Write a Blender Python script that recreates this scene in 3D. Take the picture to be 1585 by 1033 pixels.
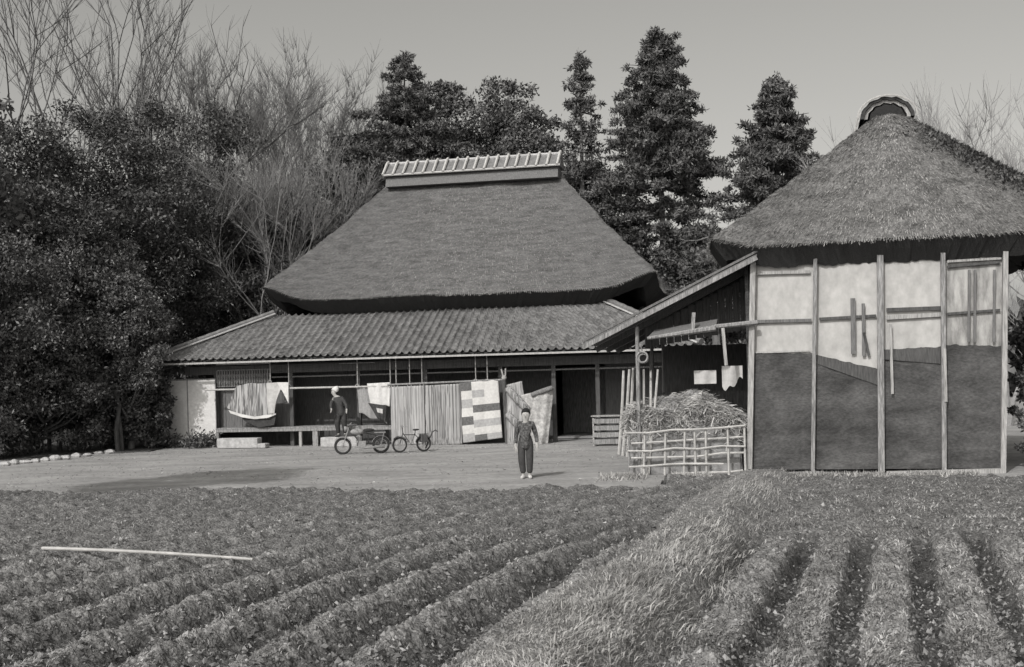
import bpy, bmesh, math, random
import numpy as np
from mathutils import Vector, Matrix

for o in list(bpy.data.objects):
    bpy.data.objects.remove(o)
S = bpy.context.scene
COL = S.collection
R = math.radians
random.seed(7)

# ------------------------------------------------------------------ camera
CAM_H, FPX, ROLL = 2.3, 1800.0, 0.0262
CX, CY = 792.5, 583.0                      # principal point, pixels of the 1585 x 1033 photograph
cam_d = bpy.data.cameras.new('camera')
cam = bpy.data.objects.new('camera', cam_d)
COL.objects.link(cam)
cam_d.sensor_width = 36.0
cam_d.lens = 36.0 * FPX / 1585.0
cam_d.shift_y = (CY - 516.5) / 1585.0
cam_d.clip_start, cam_d.clip_end = 0.1, 3000
cam.location = (0, 0, CAM_H)
cam.rotation_euler = (math.pi / 2, ROLL, 0)
S.camera = cam

# ------------------------------------------------------------------ sky, sun, exposure
SUN_EL, SUN_AZ = R(40), R(28)              # sun behind the camera, to the left
to_sun = Vector((-math.sin(SUN_AZ) * math.cos(SUN_EL), -math.cos(SUN_AZ) * math.cos(SUN_EL), math.sin(SUN_EL)))
world = bpy.data.worlds.new('World')
S.world = world
world.use_nodes = True
wn, wl = world.node_tree.nodes, world.node_tree.links
wn.clear()
sky = wn.new('ShaderNodeTexSky')
sky.sky_type = 'NISHITA'
sky.sun_disc = False
sky.sun_elevation = SUN_EL
sky.sun_rotation = math.atan2(to_sun.x, to_sun.y)
sky.air_density, sky.dust_density, sky.ozone_density = 1.0, 3.5, 1.0
bw = wn.new('ShaderNodeRGBToBW')           # black and white film: the sky is a neutral grey
tint = wn.new('ShaderNodeVectorMath'); tint.operation = 'SCALE'
tint.inputs[0].default_value = (1.0, 0.985, 0.935)
bgn = wn.new('ShaderNodeBackground'); bgn.inputs['Strength'].default_value = 0.15
wo = wn.new('ShaderNodeOutputWorld')
wl.new(sky.outputs[0], bw.inputs[0])
wl.new(bw.outputs[0], tint.inputs['Scale'])
wl.new(tint.outputs[0], bgn.inputs['Color'])
wl.new(bgn.outputs[0], wo.inputs['Surface'])
sd = bpy.data.lights.new('sun', 'SUN')
sd.energy, sd.angle, sd.color = 2.3, R(0.6), (1.0, 0.985, 0.965)
sun = bpy.data.objects.new('sun', sd); COL.objects.link(sun)
sun.rotation_euler = to_sun.to_track_quat('Z', 'Y').to_euler()
S.view_settings.view_transform = 'Standard'
S.view_settings.look = 'None'
S.view_settings.exposure = 0.05
S.view_settings.gamma = 1.0
S.cycles.max_bounces = 5
S.cycles.diffuse_bounces = 3

# ------------------------------------------------------------------ placing helpers
cr, sr = math.cos(ROLL), math.sin(ROLL)
def ray(px, py):
    dx, dy = px - CX, CY - py
    return (dx * cr + dy * sr) / FPX, (-dx * sr + dy * cr) / FPX
def at(px, py, Y):
    a, b = ray(px, py)
    return Vector((a * Y, Y, CAM_H + b * Y))
def on_ground(px, py, z=0.0):
    a, b = ray(px, py)
    Y = (CAM_H - z) / -b
    return Vector((a * Y, Y, z))

class Frame:
    """a building's own frame: x along its front, y into the depth, z up"""
    def __init__(s, ox, oy, th):
        s.o, s.th, s.c, s.s = (ox, oy), th, math.cos(th), math.sin(th)
    def hit(s, px, py, d=0.0):
        a, b = ray(px, py)
        # v = (sin, cos): (a*Y-ox)*s + (Y-oy)*c = d
        Y = (d + s.o[0] * s.s + s.o[1] * s.c) / (a * s.s + s.c)
        X = a * Y
        return (X - s.o[0]) * s.c - (Y - s.o[1]) * s.s, CAM_H + b * Y
    def w(s, x, y, z):
        return Vector((s.o[0] + x * s.c + y * s.s, s.o[1] - x * s.s + y * s.c, z))
    def place(s, e, x=0, y=0, z=0, rz=0):
        e.location = s.w(x, y, z); e.rotation_euler = (0, 0, -s.th + rz)

HF = Frame(-3.32, 41.2, math.atan(0.20))
BF = Frame(5.19, 25.7, math.atan(0.25))

# ------------------------------------------------------------------ numpy noise
def _h(ix, iy, iz, seed):
    n = (ix.astype(np.int64) * 374761393 + iy.astype(np.int64) * 668265263 + iz.astype(np.int64) * 2147483647 + seed * 974711) & 0x7fffffff
    n = ((n ^ (n >> 13)) * 1274126177) & 0x7fffffff
    n = (n ^ (n >> 16)) & 0xffff
    return n / 65535.0
def vnoise(x, y, z=None, seed=0):
    x = np.asarray(x, float); y = np.asarray(y, float)
    z = np.zeros_like(x) if z is None else np.asarray(z, float)
    ix, iy, iz = np.floor(x), np.floor(y), np.floor(z)
    fx, fy, fz = x - ix, y - iy, z - iz
    fx, fy, fz = [f * f * (3 - 2 * f) for f in (fx, fy, fz)]
    r = 0
    for a in (0, 1):
        for b in (0, 1):
            for c in (0, 1):
                w = (fx if a else 1 - fx) * (fy if b else 1 - fy) * (fz if c else 1 - fz)
                r = r + w * _h(ix + a, iy + b, iz + c, seed)
    return r * 2 - 1
def fbm(x, y, z=None, seed=0, o=4):
    t, a, f = 0, 1, 1
    for k in range(o):
        t = t + a * vnoise(np.asarray(x) * f, np.asarray(y) * f, None if z is None else np.asarray(z) * f, seed + k * 17)
        a *= .5; f *= 2.03
    return t
def sstep(a, b, x):
    t = np.clip((x - a) / (b - a), 0, 1)
    return t * t * (3 - 2 * t)

# ------------------------------------------------------------------ materials
MATS = {}
def M(name, lo, hi=None, scale=6.0, rough=0.9, bump=0.0, stretch=(1, 1, 1), warm=0.0, detail=5.0, rand=0.0, spec=0.2, contrast=(0.32, 0.68), bscale=None, fine=None, furrow_shade=None):
    """procedural grey: noise between lo and hi; rand adds a shift for every loose piece"""
    if name in MATS: return MATS[name]
    m = bpy.data.materials.new(name); m.use_nodes = True
    n, l = m.node_tree.nodes, m.node_tree.links
    p = n['Principled BSDF']
    p.inputs['Roughness'].default_value = rough
    p.inputs['Specular IOR Level'].default_value = spec
    hi = lo if hi is None else hi
    tc = n.new('ShaderNodeTexCoord'); mp = n.new('ShaderNodeMapping')
    mp.inputs['Scale'].default_value = stretch
    l.new(tc.outputs['Object'], mp.inputs[0])
    nz = n.new('ShaderNodeTexNoise'); nz.inputs['Scale'].default_value = scale; nz.inputs['Detail'].default_value = detail
    nz.inputs['Roughness'].default_value = 0.65
    l.new(mp.outputs[0], nz.inputs['Vector'])
    cr_ = n.new('ShaderNodeValToRGB')
    t = (1.0, 0.985 - warm * .25, 0.985 - warm)
    cr_.color_ramp.elements[0].position, cr_.color_ramp.elements[1].position = contrast
    cr_.color_ramp.elements[0].color = (lo * t[0], lo * t[1], lo * t[2], 1)
    cr_.color_ramp.elements[1].color = (hi * t[0], hi * t[1], hi * t[2], 1)
    l.new(nz.outputs['Fac'], cr_.inputs[0])
    out = cr_.outputs[0]
    def mul(src, f):
        vm = n.new('ShaderNodeVectorMath'); vm.operation = 'SCALE'
        l.new(src, vm.inputs[0]); l.new(f, vm.inputs['Scale']); return vm.outputs[0]
    if fine:
        n2 = n.new('ShaderNodeTexNoise'); n2.inputs['Scale'].default_value = fine[0]; n2.inputs['Detail'].default_value = 3
        l.new(mp.outputs[0], n2.inputs['Vector'])
        m2 = n.new('ShaderNodeMapRange'); m2.inputs[1].default_value = .3; m2.inputs[2].default_value = .7
        m2.inputs[3].default_value = 1 - fine[1]; m2.inputs[4].default_value = 1 + fine[1]
        l.new(n2.outputs['Fac'], m2.inputs[0]); out = mul(out, m2.outputs[0])
    if furrow_shade:                                   # furrow shade put into the colour: darker low down, lighter on the crests
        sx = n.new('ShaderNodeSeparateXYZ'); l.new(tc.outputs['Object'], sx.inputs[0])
        m3 = n.new('ShaderNodeMapRange'); m3.inputs[1].default_value = furrow_shade[0]; m3.inputs[2].default_value = furrow_shade[1]
        m3.inputs[3].default_value = furrow_shade[2]; m3.inputs[4].default_value = furrow_shade[3]
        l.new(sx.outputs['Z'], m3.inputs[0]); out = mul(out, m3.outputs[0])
    if rand:
        g = n.new('ShaderNodeNewGeometry')
        mr = n.new('ShaderNodeMapRange'); mr.inputs[3].default_value = 1 - rand; mr.inputs[4].default_value = 1 + rand
        l.new(g.outputs['Random Per Island'], mr.inputs[0])
        vm = n.new('ShaderNodeVectorMath'); vm.operation = 'SCALE'
        l.new(out, vm.inputs[0]); l.new(mr.outputs[0], vm.inputs['Scale'])
        out = vm.outputs[0]
    l.new(out, p.inputs['Base Color'])
    if bump:
        b = n.new('ShaderNodeBump'); b.inputs['Distance'].default_value = bump
        nb = nz
        if bscale:
            nb = n.new('ShaderNodeTexNoise'); nb.inputs['Scale'].default_value = bscale; nb.inputs['Detail'].default_value = 4
            l.new(mp.outputs[0], nb.inputs['Vector'])
        l.new(nb.outputs['Fac'], b.inputs['Height']); l.new(b.outputs[0], p.inputs['Normal'])
    MATS[name] = m
    return m

m_dirt = M('packed_dirt', .22, .38, 1.1, bump=.03, warm=.01, detail=12, contrast=(.28, .68), bscale=14, stretch=(.4, 1.1, 1), fine=(16, .22))
m_soil = M('tilled_soil', .085, .20, 7.0, bump=.05, detail=10, warm=.01, bscale=30, fine=(28, .4), furrow_shade=(.04, .25, .34, 1.5))
m_thatch = M('thatch', .10, .22, 2.2, bump=.06, detail=14, stretch=(.7, .7, 3.6), bscale=30, contrast=(.3, .7), fine=(16, .35))
m_thatch_b = M('weathered_thatch', .09, .24, 1.8, bump=.06, detail=12, stretch=(1, 1, 1.6), bscale=30, warm=.015, fine=(18, .35))
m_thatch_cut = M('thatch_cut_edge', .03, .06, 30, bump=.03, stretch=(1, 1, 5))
m_straw = M('straw_blades', .12, .34, 5, rand=.7, warm=.02)
m_tile = M('grey_roof_tile', .11, .22, 7, rough=.55, bump=.006, rand=.0, spec=.5, detail=6)
m_tile_lt = M('light_ridge_tile', .33, .5, 8, rough=.6)
m_plaster = M('lime_plaster', .38, .5, 2.2, rough=.9, bump=.01, warm=.03, detail=12, fine=(8, .10), stretch=(1, 1, .7))
m_plaster_old = M('stained_plaster', .2, .46, 2.2, rough=.9, bump=.006, warm=.03, detail=10, stretch=(2.2, 1, .6), contrast=(.38, .62))
m_mud = M('mud_wall', .035, .115, .9, fine=(14, .25), bump=.012, detail=14, stretch=(1, 1, 1.8), contrast=(.33, .66), bscale=22)
m_wood = M('grey_wood', .14, .34, 5, fine=(9, .35), stretch=(6, 6, .6), bump=.01, rough=.85)
m_wood_lt = M('pale_wood', .30, .46, 6, stretch=(4, 4, .6), bump=.008, rough=.8, warm=.02)
m_wood_dk = M('dark_wood', .055, .12, 6, stretch=(6, 6, .6), bump=.01, rough=.85)
m_wood_md = M('brown_wood', .10, .2, 6, stretch=(6, 6, .6), bump=.01)
m_bamboo = M('bamboo', .34, .5, 5, rough=.6, stretch=(1, 1, 1), warm=.03)
m_bark = M('bark', .06, .13, 12, bump=.03, stretch=(1, 1, .3), rand=.0)
m_bark_lt = M('pale_bark', .12, .22, 8, bump=.01, stretch=(1, 1, .3))
m_leaf = M('evergreen_leaf', .04, .11, .9, rough=.5, rand=.55, spec=.45, detail=3)
m_leaf2 = M('broad_leaf', .06, .17, .8, rough=.5, rand=.6, spec=.5, detail=3)
m_leaf_c = M('cedar_needles', .065, .16, 1.1, rough=.75, rand=.5, detail=3)
m_leaf_s = M('shrub_leaf', .07, .16, 2, rough=.55, rand=.6, detail=3)
m_grass = M('dry_grass', .22, .42, 1.6, rough=.8, rand=.5, warm=.025, detail=6)
m_crop = M('field_weeds', .16, .42, 1.8, rough=.75, rand=.6, warm=.01, detail=6)
m_white = M('white_cotton', .55, .68, 9, warm=.02)
m_white_dim = M('off_white_cotton', .40, .54, 7, warm=.02)
m_dark = M('dark_cloth', .04, .07, 14)
m_grey = M('grey_cloth', .12, .24, 40, contrast=(.45, .55))
m_grey2 = M('mid_cloth', .25, .34, 14)
m_stripe = M('striped_ticking', .12, .36, 9, stretch=(2.2, 2.2, .03), contrast=(.42, .56), detail=3)
m_stripe2 = M('pale_striped_ticking', .22, .42, 11, stretch=(2.0, 2.0, .03), contrast=(.42, .58), detail=3)
m_plaid = M('striped_kimono_cloth', .12, .42, 16, stretch=(1.6, 1.6, .05), contrast=(.45, .54), detail=2)
m_pd, m_pm, m_pl = M('patch_dark', .09, .17, 14), M('patch_mid', .3, .42, 14), M('patch_light', .5, .62, 14, warm=.03)
m_skin = M('skin', .34, .42, 12, rough=.6, warm=.04)
m_hair = M('black_hair', .015, .03, 30, rough=.5)
m_metal = M('dull_steel', .18, .34, 20, rough=.35, spec=.6)
m_black = M('black_enamel', .02, .035, 9, rough=.3, spec=.6)
m_rubber = M('rubber', .03, .05, 20)
m_stone = M('field_stone', .3, .5, 8, bump=.02)
m_board_lt = M('sun_bleached_board', .22, .44, 5, fine=(9, .3), stretch=(8, 8, .5), bump=.005, warm=.02)

# ------------------------------------------------------------------ mesh helpers
def link(name, me, parent=None, mats=()):
    o = bpy.data.objects.new(name, me)
    COL.objects.link(o)
    if parent: o.parent = parent
    for m in mats: me.materials.append(m)
    return o
def np_mesh(name, V, F, mats, parent=None, mi=None, smooth=False):
    V = np.asarray(V, dtype=np.float32); F = np.asarray(F, dtype=np.int32)
    me = bpy.data.meshes.new(name)
    me.vertices.add(len(V)); me.vertices.foreach_set('co', V.ravel())
    k = F.shape[1]
    me.loops.add(F.size); me.loops.foreach_set('vertex_index', F.ravel())
    me.polygons.add(len(F))
    me.polygons.foreach_set('loop_start', np.arange(0, F.size, k, dtype=np.int32))
    if mi is not None: me.polygons.foreach_set('material_index', np.asarray(mi, dtype=np.int32))
    me.polygons.foreach_set('use_smooth', np.full(len(F), smooth))
    me.update(calc_edges=True)
    return link(name, me, parent, mats if isinstance(mats, (list, tuple)) else [mats])
def grid_faces(nu, nv, wrap=False):
    i, j = np.meshgrid(np.arange(nu if wrap else nu - 1), np.arange(nv - 1), indexing='ij')
    i2 = (i + 1) % nu
    return np.stack([i * nv + j, i2 * nv + j, i2 * nv + j + 1, i * nv + j + 1], -1).reshape(-1, 4)

class MB:
    def __init__(s): s.v, s.f, s.m, s.cm = [], [], [], 0
    def add(s, vs, fs):
        b = len(s.v); s.v += [tuple(v) for v in vs]
        s.f += [tuple(b + i for i in f) for f in fs]; s.m += [s.cm] * len(fs)
        return s
    def box(s, c, sz, rot=None):
        h = [x / 2 for x in sz]
        vs = [Vector((x * h[0], y * h[1], z * h[2])) for x in (-1, 1) for y in (-1, 1) for z in (-1, 1)]
        if rot is not None: vs = [rot @ v for v in vs]
        return s.add([v + Vector(c) for v in vs], [(0, 1, 3, 2), (4, 6, 7, 5), (0, 4, 5, 1), (2, 3, 7, 6), (0, 2, 6, 4), (1, 5, 7, 3)])
    def beam(s, a, b, w, h, up=(0, 0, 1)):
        a, b = Vector(a), Vector(b); d = b - a; L = d.length; d.normalize()
        up = Vector(up)
        if abs(d.dot(up)) > .98: up = Vector((0, 1, 0))
        x = d.cross(up).normalized(); z = x.cross(d)
        return s.box((a + b) / 2, (w, L, h), Matrix((x, d, z)).transposed())
    def tube(s, pts, rad, n=6, cap=True, wob=0):
        pts = [Vector(p) for p in pts]
        if not hasattr(rad, '__len__'): rad = [rad] * len(pts)
        b = len(s.v); prev = None; rings = []
        for i, p in enumerate(pts):
            d = (pts[min(i + 1, len(pts) - 1)] - pts[max(i - 1, 0)]).normalized()
            if prev is None:
                prev = Vector((1, 0, 0)) if abs(d.x) < .8 else Vector((0, 1, 0))
            x = (prev - d * prev.dot(d)).normalized(); y = d.cross(x); prev = x
            for k in range(n):
                a = 2 * math.pi * k / n
                r = rad[i] * (1 + random.uniform(-wob, wob))
                s.v.append(tuple(p + x * math.cos(a) * r + y * math.sin(a) * r))
        for i in range(len(pts) - 1):
            for k in range(n):
                k2 = (k + 1) % n
                s.f.append((b + i * n + k, b + i * n + k2, b + (i + 1) * n + k2, b + (i + 1) * n + k)); s.m.append(s.cm)
        if cap:
            s.f.append(tuple(b + k for k in reversed(range(n)))); s.m.append(s.cm)
            e = b + (len(pts) - 1) * n
            s.f.append(tuple(e + k for k in range(n))); s.m.append(s.cm)
        return s
    def ring(s, c, r, t, axis='y', n=24, m=6):
        c = Vector(c); vs = []
        for i in range(n):
            a = 2 * math.pi * i / n
            for k in range(m):
                b = 2 * math.pi * k / m
                rr = r + t * math.cos(b); w = t * math.sin(b)
                if axis == 'y': p = Vector((rr * math.cos(a), w, rr * math.sin(a)))
                elif axis == 'x': p = Vector((w, rr * math.cos(a), rr * math.sin(a)))
                else: p = Vector((rr * math.cos(a), rr * math.sin(a), w))
                vs.append(c + p)
        return s.add(vs, [(i * m + k, ((i + 1) % n) * m + k, ((i + 1) % n) * m + (k + 1) % m, i * m + (k + 1) % m) for i in range(n) for k in range(m)])
    def ball(s, c, r, n=10, m=8, f=None):
        c = Vector(c); r = Vector(r) if hasattr(r, '__len__') else Vector((r, r, r))
        vs = []
        for j in range(m + 1):
            t = math.pi * j / m
            for i in range(n):
                a = 2 * math.pi * i / n
                p = Vector((math.sin(t) * math.cos(a), math.sin(t) * math.sin(a), math.cos(t)))
                k = f(p) if f else 1
                vs.append(c + Vector((p.x * r.x, p.y * r.y, p.z * r.z)) * k)
        return s.add(vs, [(j * n + i, (j + 1) * n + i, (j + 1) * n + (i + 1) % n, j * n + (i + 1) % n) for j in range(m) for i in range(n)])
    def build(s, name, mats, parent=None, smooth=False, bevel=0):
        me = bpy.data.meshes.new(name)
        me.from_pydata(s.v, [], s.f)
        me.validate()
        mats = mats if isinstance(mats, (list, tuple)) else [mats]
        if len(me.polygons) == len(s.m): me.polygons.foreach_set('material_index', s.m)
        if smooth: me.polygons.foreach_set('use_smooth', [True] * len(me.polygons))
        if bevel:
            bm = bmesh.new(); bm.from_mesh(me)
            bmesh.ops.bevel(bm, geom=list(bm.edges), offset=bevel, segments=1, affect='EDGES')
            bm.to_mesh(me); bm.free()
        me.update()
        return link(name, me, parent, mats)

def tag(o, label, cat, group=None, kind=None):
    if label: o['label'] = label
    if cat: o['category'] = cat
    if group: o['group'] = group
    if kind: o['kind'] = kind
    return o
def thing(name, label, cat, loc=(0, 0, 0), rz=0, group=None):
    o = bpy.data.objects.new(name, None); COL.objects.link(o)
    o.empty_display_size = .3
    o.location = loc; o.rotation_euler = (0, 0, rz)
    return tag(o, label, cat, group)

def leaf_mesh(P, L, W, rng, up=0.3, N=None):
    """one pointed leaf (a rhombus, folded a little) per point"""
    n = len(P)
    d = rng.normal(size=(n, 3)); d[:, 2] += up
    d /= np.linalg.norm(d, axis=1)[:, None]
    a = rng.normal(size=(n, 3)) if N is None else N + rng.normal(size=(n, 3)) * .6
    s = np.cross(d, a); s /= np.linalg.norm(s, axis=1)[:, None] + 1e-9
    L = (L * rng.uniform(.6, 1.4, n))[:, None]; W = (W * rng.uniform(.6, 1.4, n))[:, None]
    V = np.stack([P, P + d * L * .5 + s * W * .5, P + d * L, P + d * L * .5 - s * W * .5], 1).reshape(-1, 3)
    return V, np.arange(n * 4).reshape(-1, 4)

# ------------------------------------------------------------------ ground
def c_bank(Y): return .86 + .315 * (Y - 10.1)
def edge_Y(X): return 22.3 - .22 * (X - 1) + .35 * np.sin(X * .9) + .2 * np.sin(X * 2.3)
def row_phase(X, Y):
    g = .285 * Y + .5 * .085 * np.clip(Y - 12, 0, 5) ** 2 + .42 * np.clip(Y - 17, 0, 99)
    return (X - g + .12) / .88
def row_phase_r(X, Y): return (X - (2.72 + .33 * (Y - 9.6))) / .68
def field_h(X, Y):
    """height of the tilled ground over the yard, with the grassy bank between the two fields"""
    c = c_bank(Y); w = .60 + .06 * np.sin(Y * .8)
    q = (X - c)
    left = sstep(-.75, -1.0, q / w * 1.0)
    wob = .11 * fbm(X * .7, Y * .7, seed=3, o=2)
    ph = row_phase(X, Y) + wob * .6
    s = np.cos(2 * np.pi * ph)
    amp = .21 * (1 - .62 * sstep(12.5, 17.5, Y + (-(X + 1)).clip(-3, 6) * .5)) * (.85 + .3 * vnoise(X * .6, Y * .6, seed=9))
    hl = amp * (.5 + .5 * s) ** 1.7 + .02 + .10 * sstep(12.5, 17.5, Y + (-(X + 1)).clip(-3, 6) * .5)
    phr = row_phase_r(X, Y) + wob * .22
    t = np.abs(phr - np.round(phr))
    far = 1 - sstep(13.6, 15.2, Y + .15 * np.sin(X * 3))
    hr = .02 + .19 * sstep(.08, .30, t) * far + .12 * (1 - far)
    bank = .46 * np.exp(-np.abs(q / w) ** 4.0 * 1.1) * (1 - .35 * sstep(17, 22, Y))
    base = np.where(q < 0, hl, hr)
    mixb = np.exp(-np.abs(q / w) ** 4)
    h = base * (1 - mixb) + bank
    rough = .028 * fbm(X * 4.5, Y * 4.5, seed=21, o=3) + .034 * fbm(X * 15, Y * 15, seed=5, o=2)
    h = h + rough * (1 - .55 * mixb) + .03
    eR = np.where(X > 3.0, 23.6 - .24 * (X - 5.2), edge_Y(X))
    k = sstep(0, .55, eR - Y)
    return h * k - .03 * (1 - k)

def soil_patch():
    nr, nc = 620, 900
    j = np.linspace(0, 1, nr)
    Yv = 1 / ((1 - j) / 6.2 + j / 28.5)
    sx = np.linspace(-.95, .95, nc)
    Yg, Sg = np.meshgrid(Yv, sx, indexing='ij')
    Xg = Sg * (Yg + 1.0)
    Z = field_h(Xg, Yg)
    V = np.stack([Xg, Yg, Z], -1).reshape(-1, 3)
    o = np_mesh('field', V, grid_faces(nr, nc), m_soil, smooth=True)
    o['kind'] = 'structure'
soil_patch()

def yard():
    n = 260
    a = np.linspace(-1, 1, n)
    f = lambda t: 32 * t + 868 * np.sign(t) * np.abs(t) ** 7
    X, Y = np.meshgrid(f(a), f(a) + 30, indexing='ij')
    Z = (.02 * fbm(X * .5, Y * .5, seed=2, o=4) + .012 * np.sin((Y + .25 * X) * 3.3 + 1.2 * vnoise(X * .3, Y * .3, seed=44)) * (vnoise(X * .2, Y * .5, seed=45) > 0)) * np.clip(1 - np.hypot(X, Y - 30) / 60, 0, 1)
    o = np_mesh('ground', np.stack([X, Y, Z], -1).reshape(-1, 3), grid_faces(n, n)[:, ::-1], m_dirt, smooth=True)
    o['kind'] = 'structure'
yard()

def scatter(n, X0, X1, Y0, Y1, rng, dens, bias=1.6):
    """points thinned by dens(X, Y), closer together near the photographer"""
    u = rng.uniform(0, 1, n)
    Y = 1 / ((1 - u) / Y0 + u / Y1) if bias else rng.uniform(Y0, Y1, n)
    sx = rng.uniform(X0, X1, n)
    X = sx * Y
    k = rng.uniform(0, 1, n) < dens(X, Y)
    return X[k], Y[k]
def blades(name, X, Y, Lm, Wm, lean, mat, label, cat, rng, z0=-.01, flat=0.0):
    n = len(X); Z = field_h(X, Y) + z0
    a = rng.uniform(0, 2 * np.pi, n)
    L = Lm * rng.uniform(.4, 1.4, n) * (1 + .45 * vnoise(X * 3.1, Y * 3.1, seed=61) + .25 * vnoise(X * 1.1, Y * 1.1, seed=62)); W = Wm * rng.uniform(.6, 1.5, n)
    tilt = rng.normal(lean[2], .35, n)
    dx = np.cos(a) * .6 + lean[0] + .9 * vnoise(X * 1.6, Y * 1.6, seed=63); dy = np.sin(a) * .6 + lean[1] + .9 * vnoise(X * 1.6, Y * 1.6, seed=64)
    nn = np.hypot(dx, dy) + 1e-6; dx /= nn; dy /= nn
    st, ct = np.sin(tilt), np.abs(np.cos(tilt)) + .05
    P = np.stack([X, Y, Z], 1)
    D1 = np.stack([dx * st * .6, dy * st * .6, ct], 1); D1 /= np.linalg.norm(D1, axis=1)[:, None]
    D2 = np.stack([dx * st * 1.3, dy * st * 1.3, ct * .35], 1); D2 /= np.linalg.norm(D2, axis=1)[:, None]
    b = rng.uniform(0, 2 * np.pi, n)
    Sd = np.stack([np.cos(b), np.sin(b), np.zeros(n)], 1) * W[:, None] * .5
    M1 = P + D1 * L[:, None] * .55; T = M1 + D2 * L[:, None] * .45
    V = np.stack([P - Sd, P + Sd, M1 + Sd * .9, M1 - Sd * .9, T + Sd * .1, T - Sd * .1], 1).reshape(-1, 3)
    i = np.arange(n)[:, None] * 6
    F = np.concatenate([i + [0, 1, 2, 3], i + [3, 2, 4, 5]])
    o = np_mesh(name, V, F, mat)
    tag(o, label, cat, kind='stuff')

rng = np.random.default_rng(3)
def qn(X, Y): return (X - c_bank(Y)) / .63
def in_field(X, Y): return (Y < np.where(X > 3.0, 23.5 - .24 * (X - 5.2), edge_Y(X) - .15))
# dry grass on the bank
X, Y = scatter(260000, -.25, .42, 7, 23.5, rng, lambda X, Y: in_field(X, Y) * np.exp(-np.abs(qn(X, Y)) ** 4 * .75) * (.55 + .45 * vnoise(X * 2, Y * 2, seed=4)))
side = qn(X, Y) > 0.15
blades('grass', X[~side], Y[~side], .06, .0075, (.25, -.1, .9), m_grass, 'fine dry grass covering the bank between the two fields', 'grass', rng)
blades('grass', X[side], Y[side], .12, .009, (.75, -.35, .95), m_grass, 'long grass hanging over the steep right side of the bank', 'grass', rng)
# leafy rows of the right field
def dens_r(X, Y):
    ph = row_phase_r(X, Y) + .04 * fbm(X * .7, Y * .7, seed=3, o=2); t = np.abs(ph - np.round(ph))
    far = sstep(14, 15, Y)
    return in_field(X, Y) * (qn(X, Y) > 1.15) * (sstep(.16, .30, t) * (1 - far) * .62 + far * .5) * (.55 + .9 * vnoise(X * 2.3, Y * 2.3, seed=8))
X, Y = scatter(480000, .05, .75, 7, 23.8, rng, dens_r)
blades('crop_rows', X, Y, .062, .0105, (-.2, -.3, 1.0), m_crop, 'low leafy crop growing in the raised rows of the right field', 'crops', rng)
# thin weeds of the left field, thicker far from the camera
def dens_l(X, Y):
    ph = row_phase(X, Y); s = .5 + .5 * np.cos(2 * np.pi * ph)
    far = sstep(12.5, 17, Y - .25 * (X + 2))
    return in_field(X, Y) * (qn(X, Y) < -1.05) * ((.004 + .62 * s ** 7) * (1 - far) + far * .55) * (.5 + .9 * vnoise(X * 2.1, Y * 2.1, seed=12))
X, Y = scatter(430000, -.75, .2, 7, 27.5, rng, dens_l)
blades('field_weeds', X, Y, .045, .009, (.1, -.3, 1.1), m_crop, 'short weeds and stubble on the furrows of the left field', 'weeds', rng)

# clods of earth
def clods():
    r = np.random.default_rng(9)
    X, Y = scatter(70000, -.7, .7, 7, 24, r, lambda X, Y: (np.abs(qn(X, Y)) > 1.05) * in_field(X, Y))
    n = len(X); Z = field_h(X, Y)
    base = np.array([[1, 0, 0], [-1, 0, 0], [0, 1, 0], [0, -1, 0], [0, 0, 1], [0, 0, -1]], float)
    F0 = np.array([[0, 2, 4], [2, 1, 4], [1, 3, 4], [3, 0, 4], [2, 0, 5], [1, 2, 5], [3, 1, 5], [0, 3, 5]])
    s = (.005 + .024 * r.uniform(0, 1, n) ** 3)[:, None, None]
    V = base[None] * s * r.uniform(.6, 1.4, (n, 6, 1)) + r.normal(size=(n, 6, 3)) * s * .25 + np.stack([X, Y, Z], 1)[:, None]
    F = (F0[None] + np.arange(n)[:, None, None] * 6).reshape(-1, 3)
    o = np_mesh('soil_clods', V.reshape(-1, 3), F, M('clod', .09, .30, 3, rand=.6))
    tag(o, 'small clods of dry earth scattered over the tilled furrows', 'soil', kind='stuff')
clods()

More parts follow.
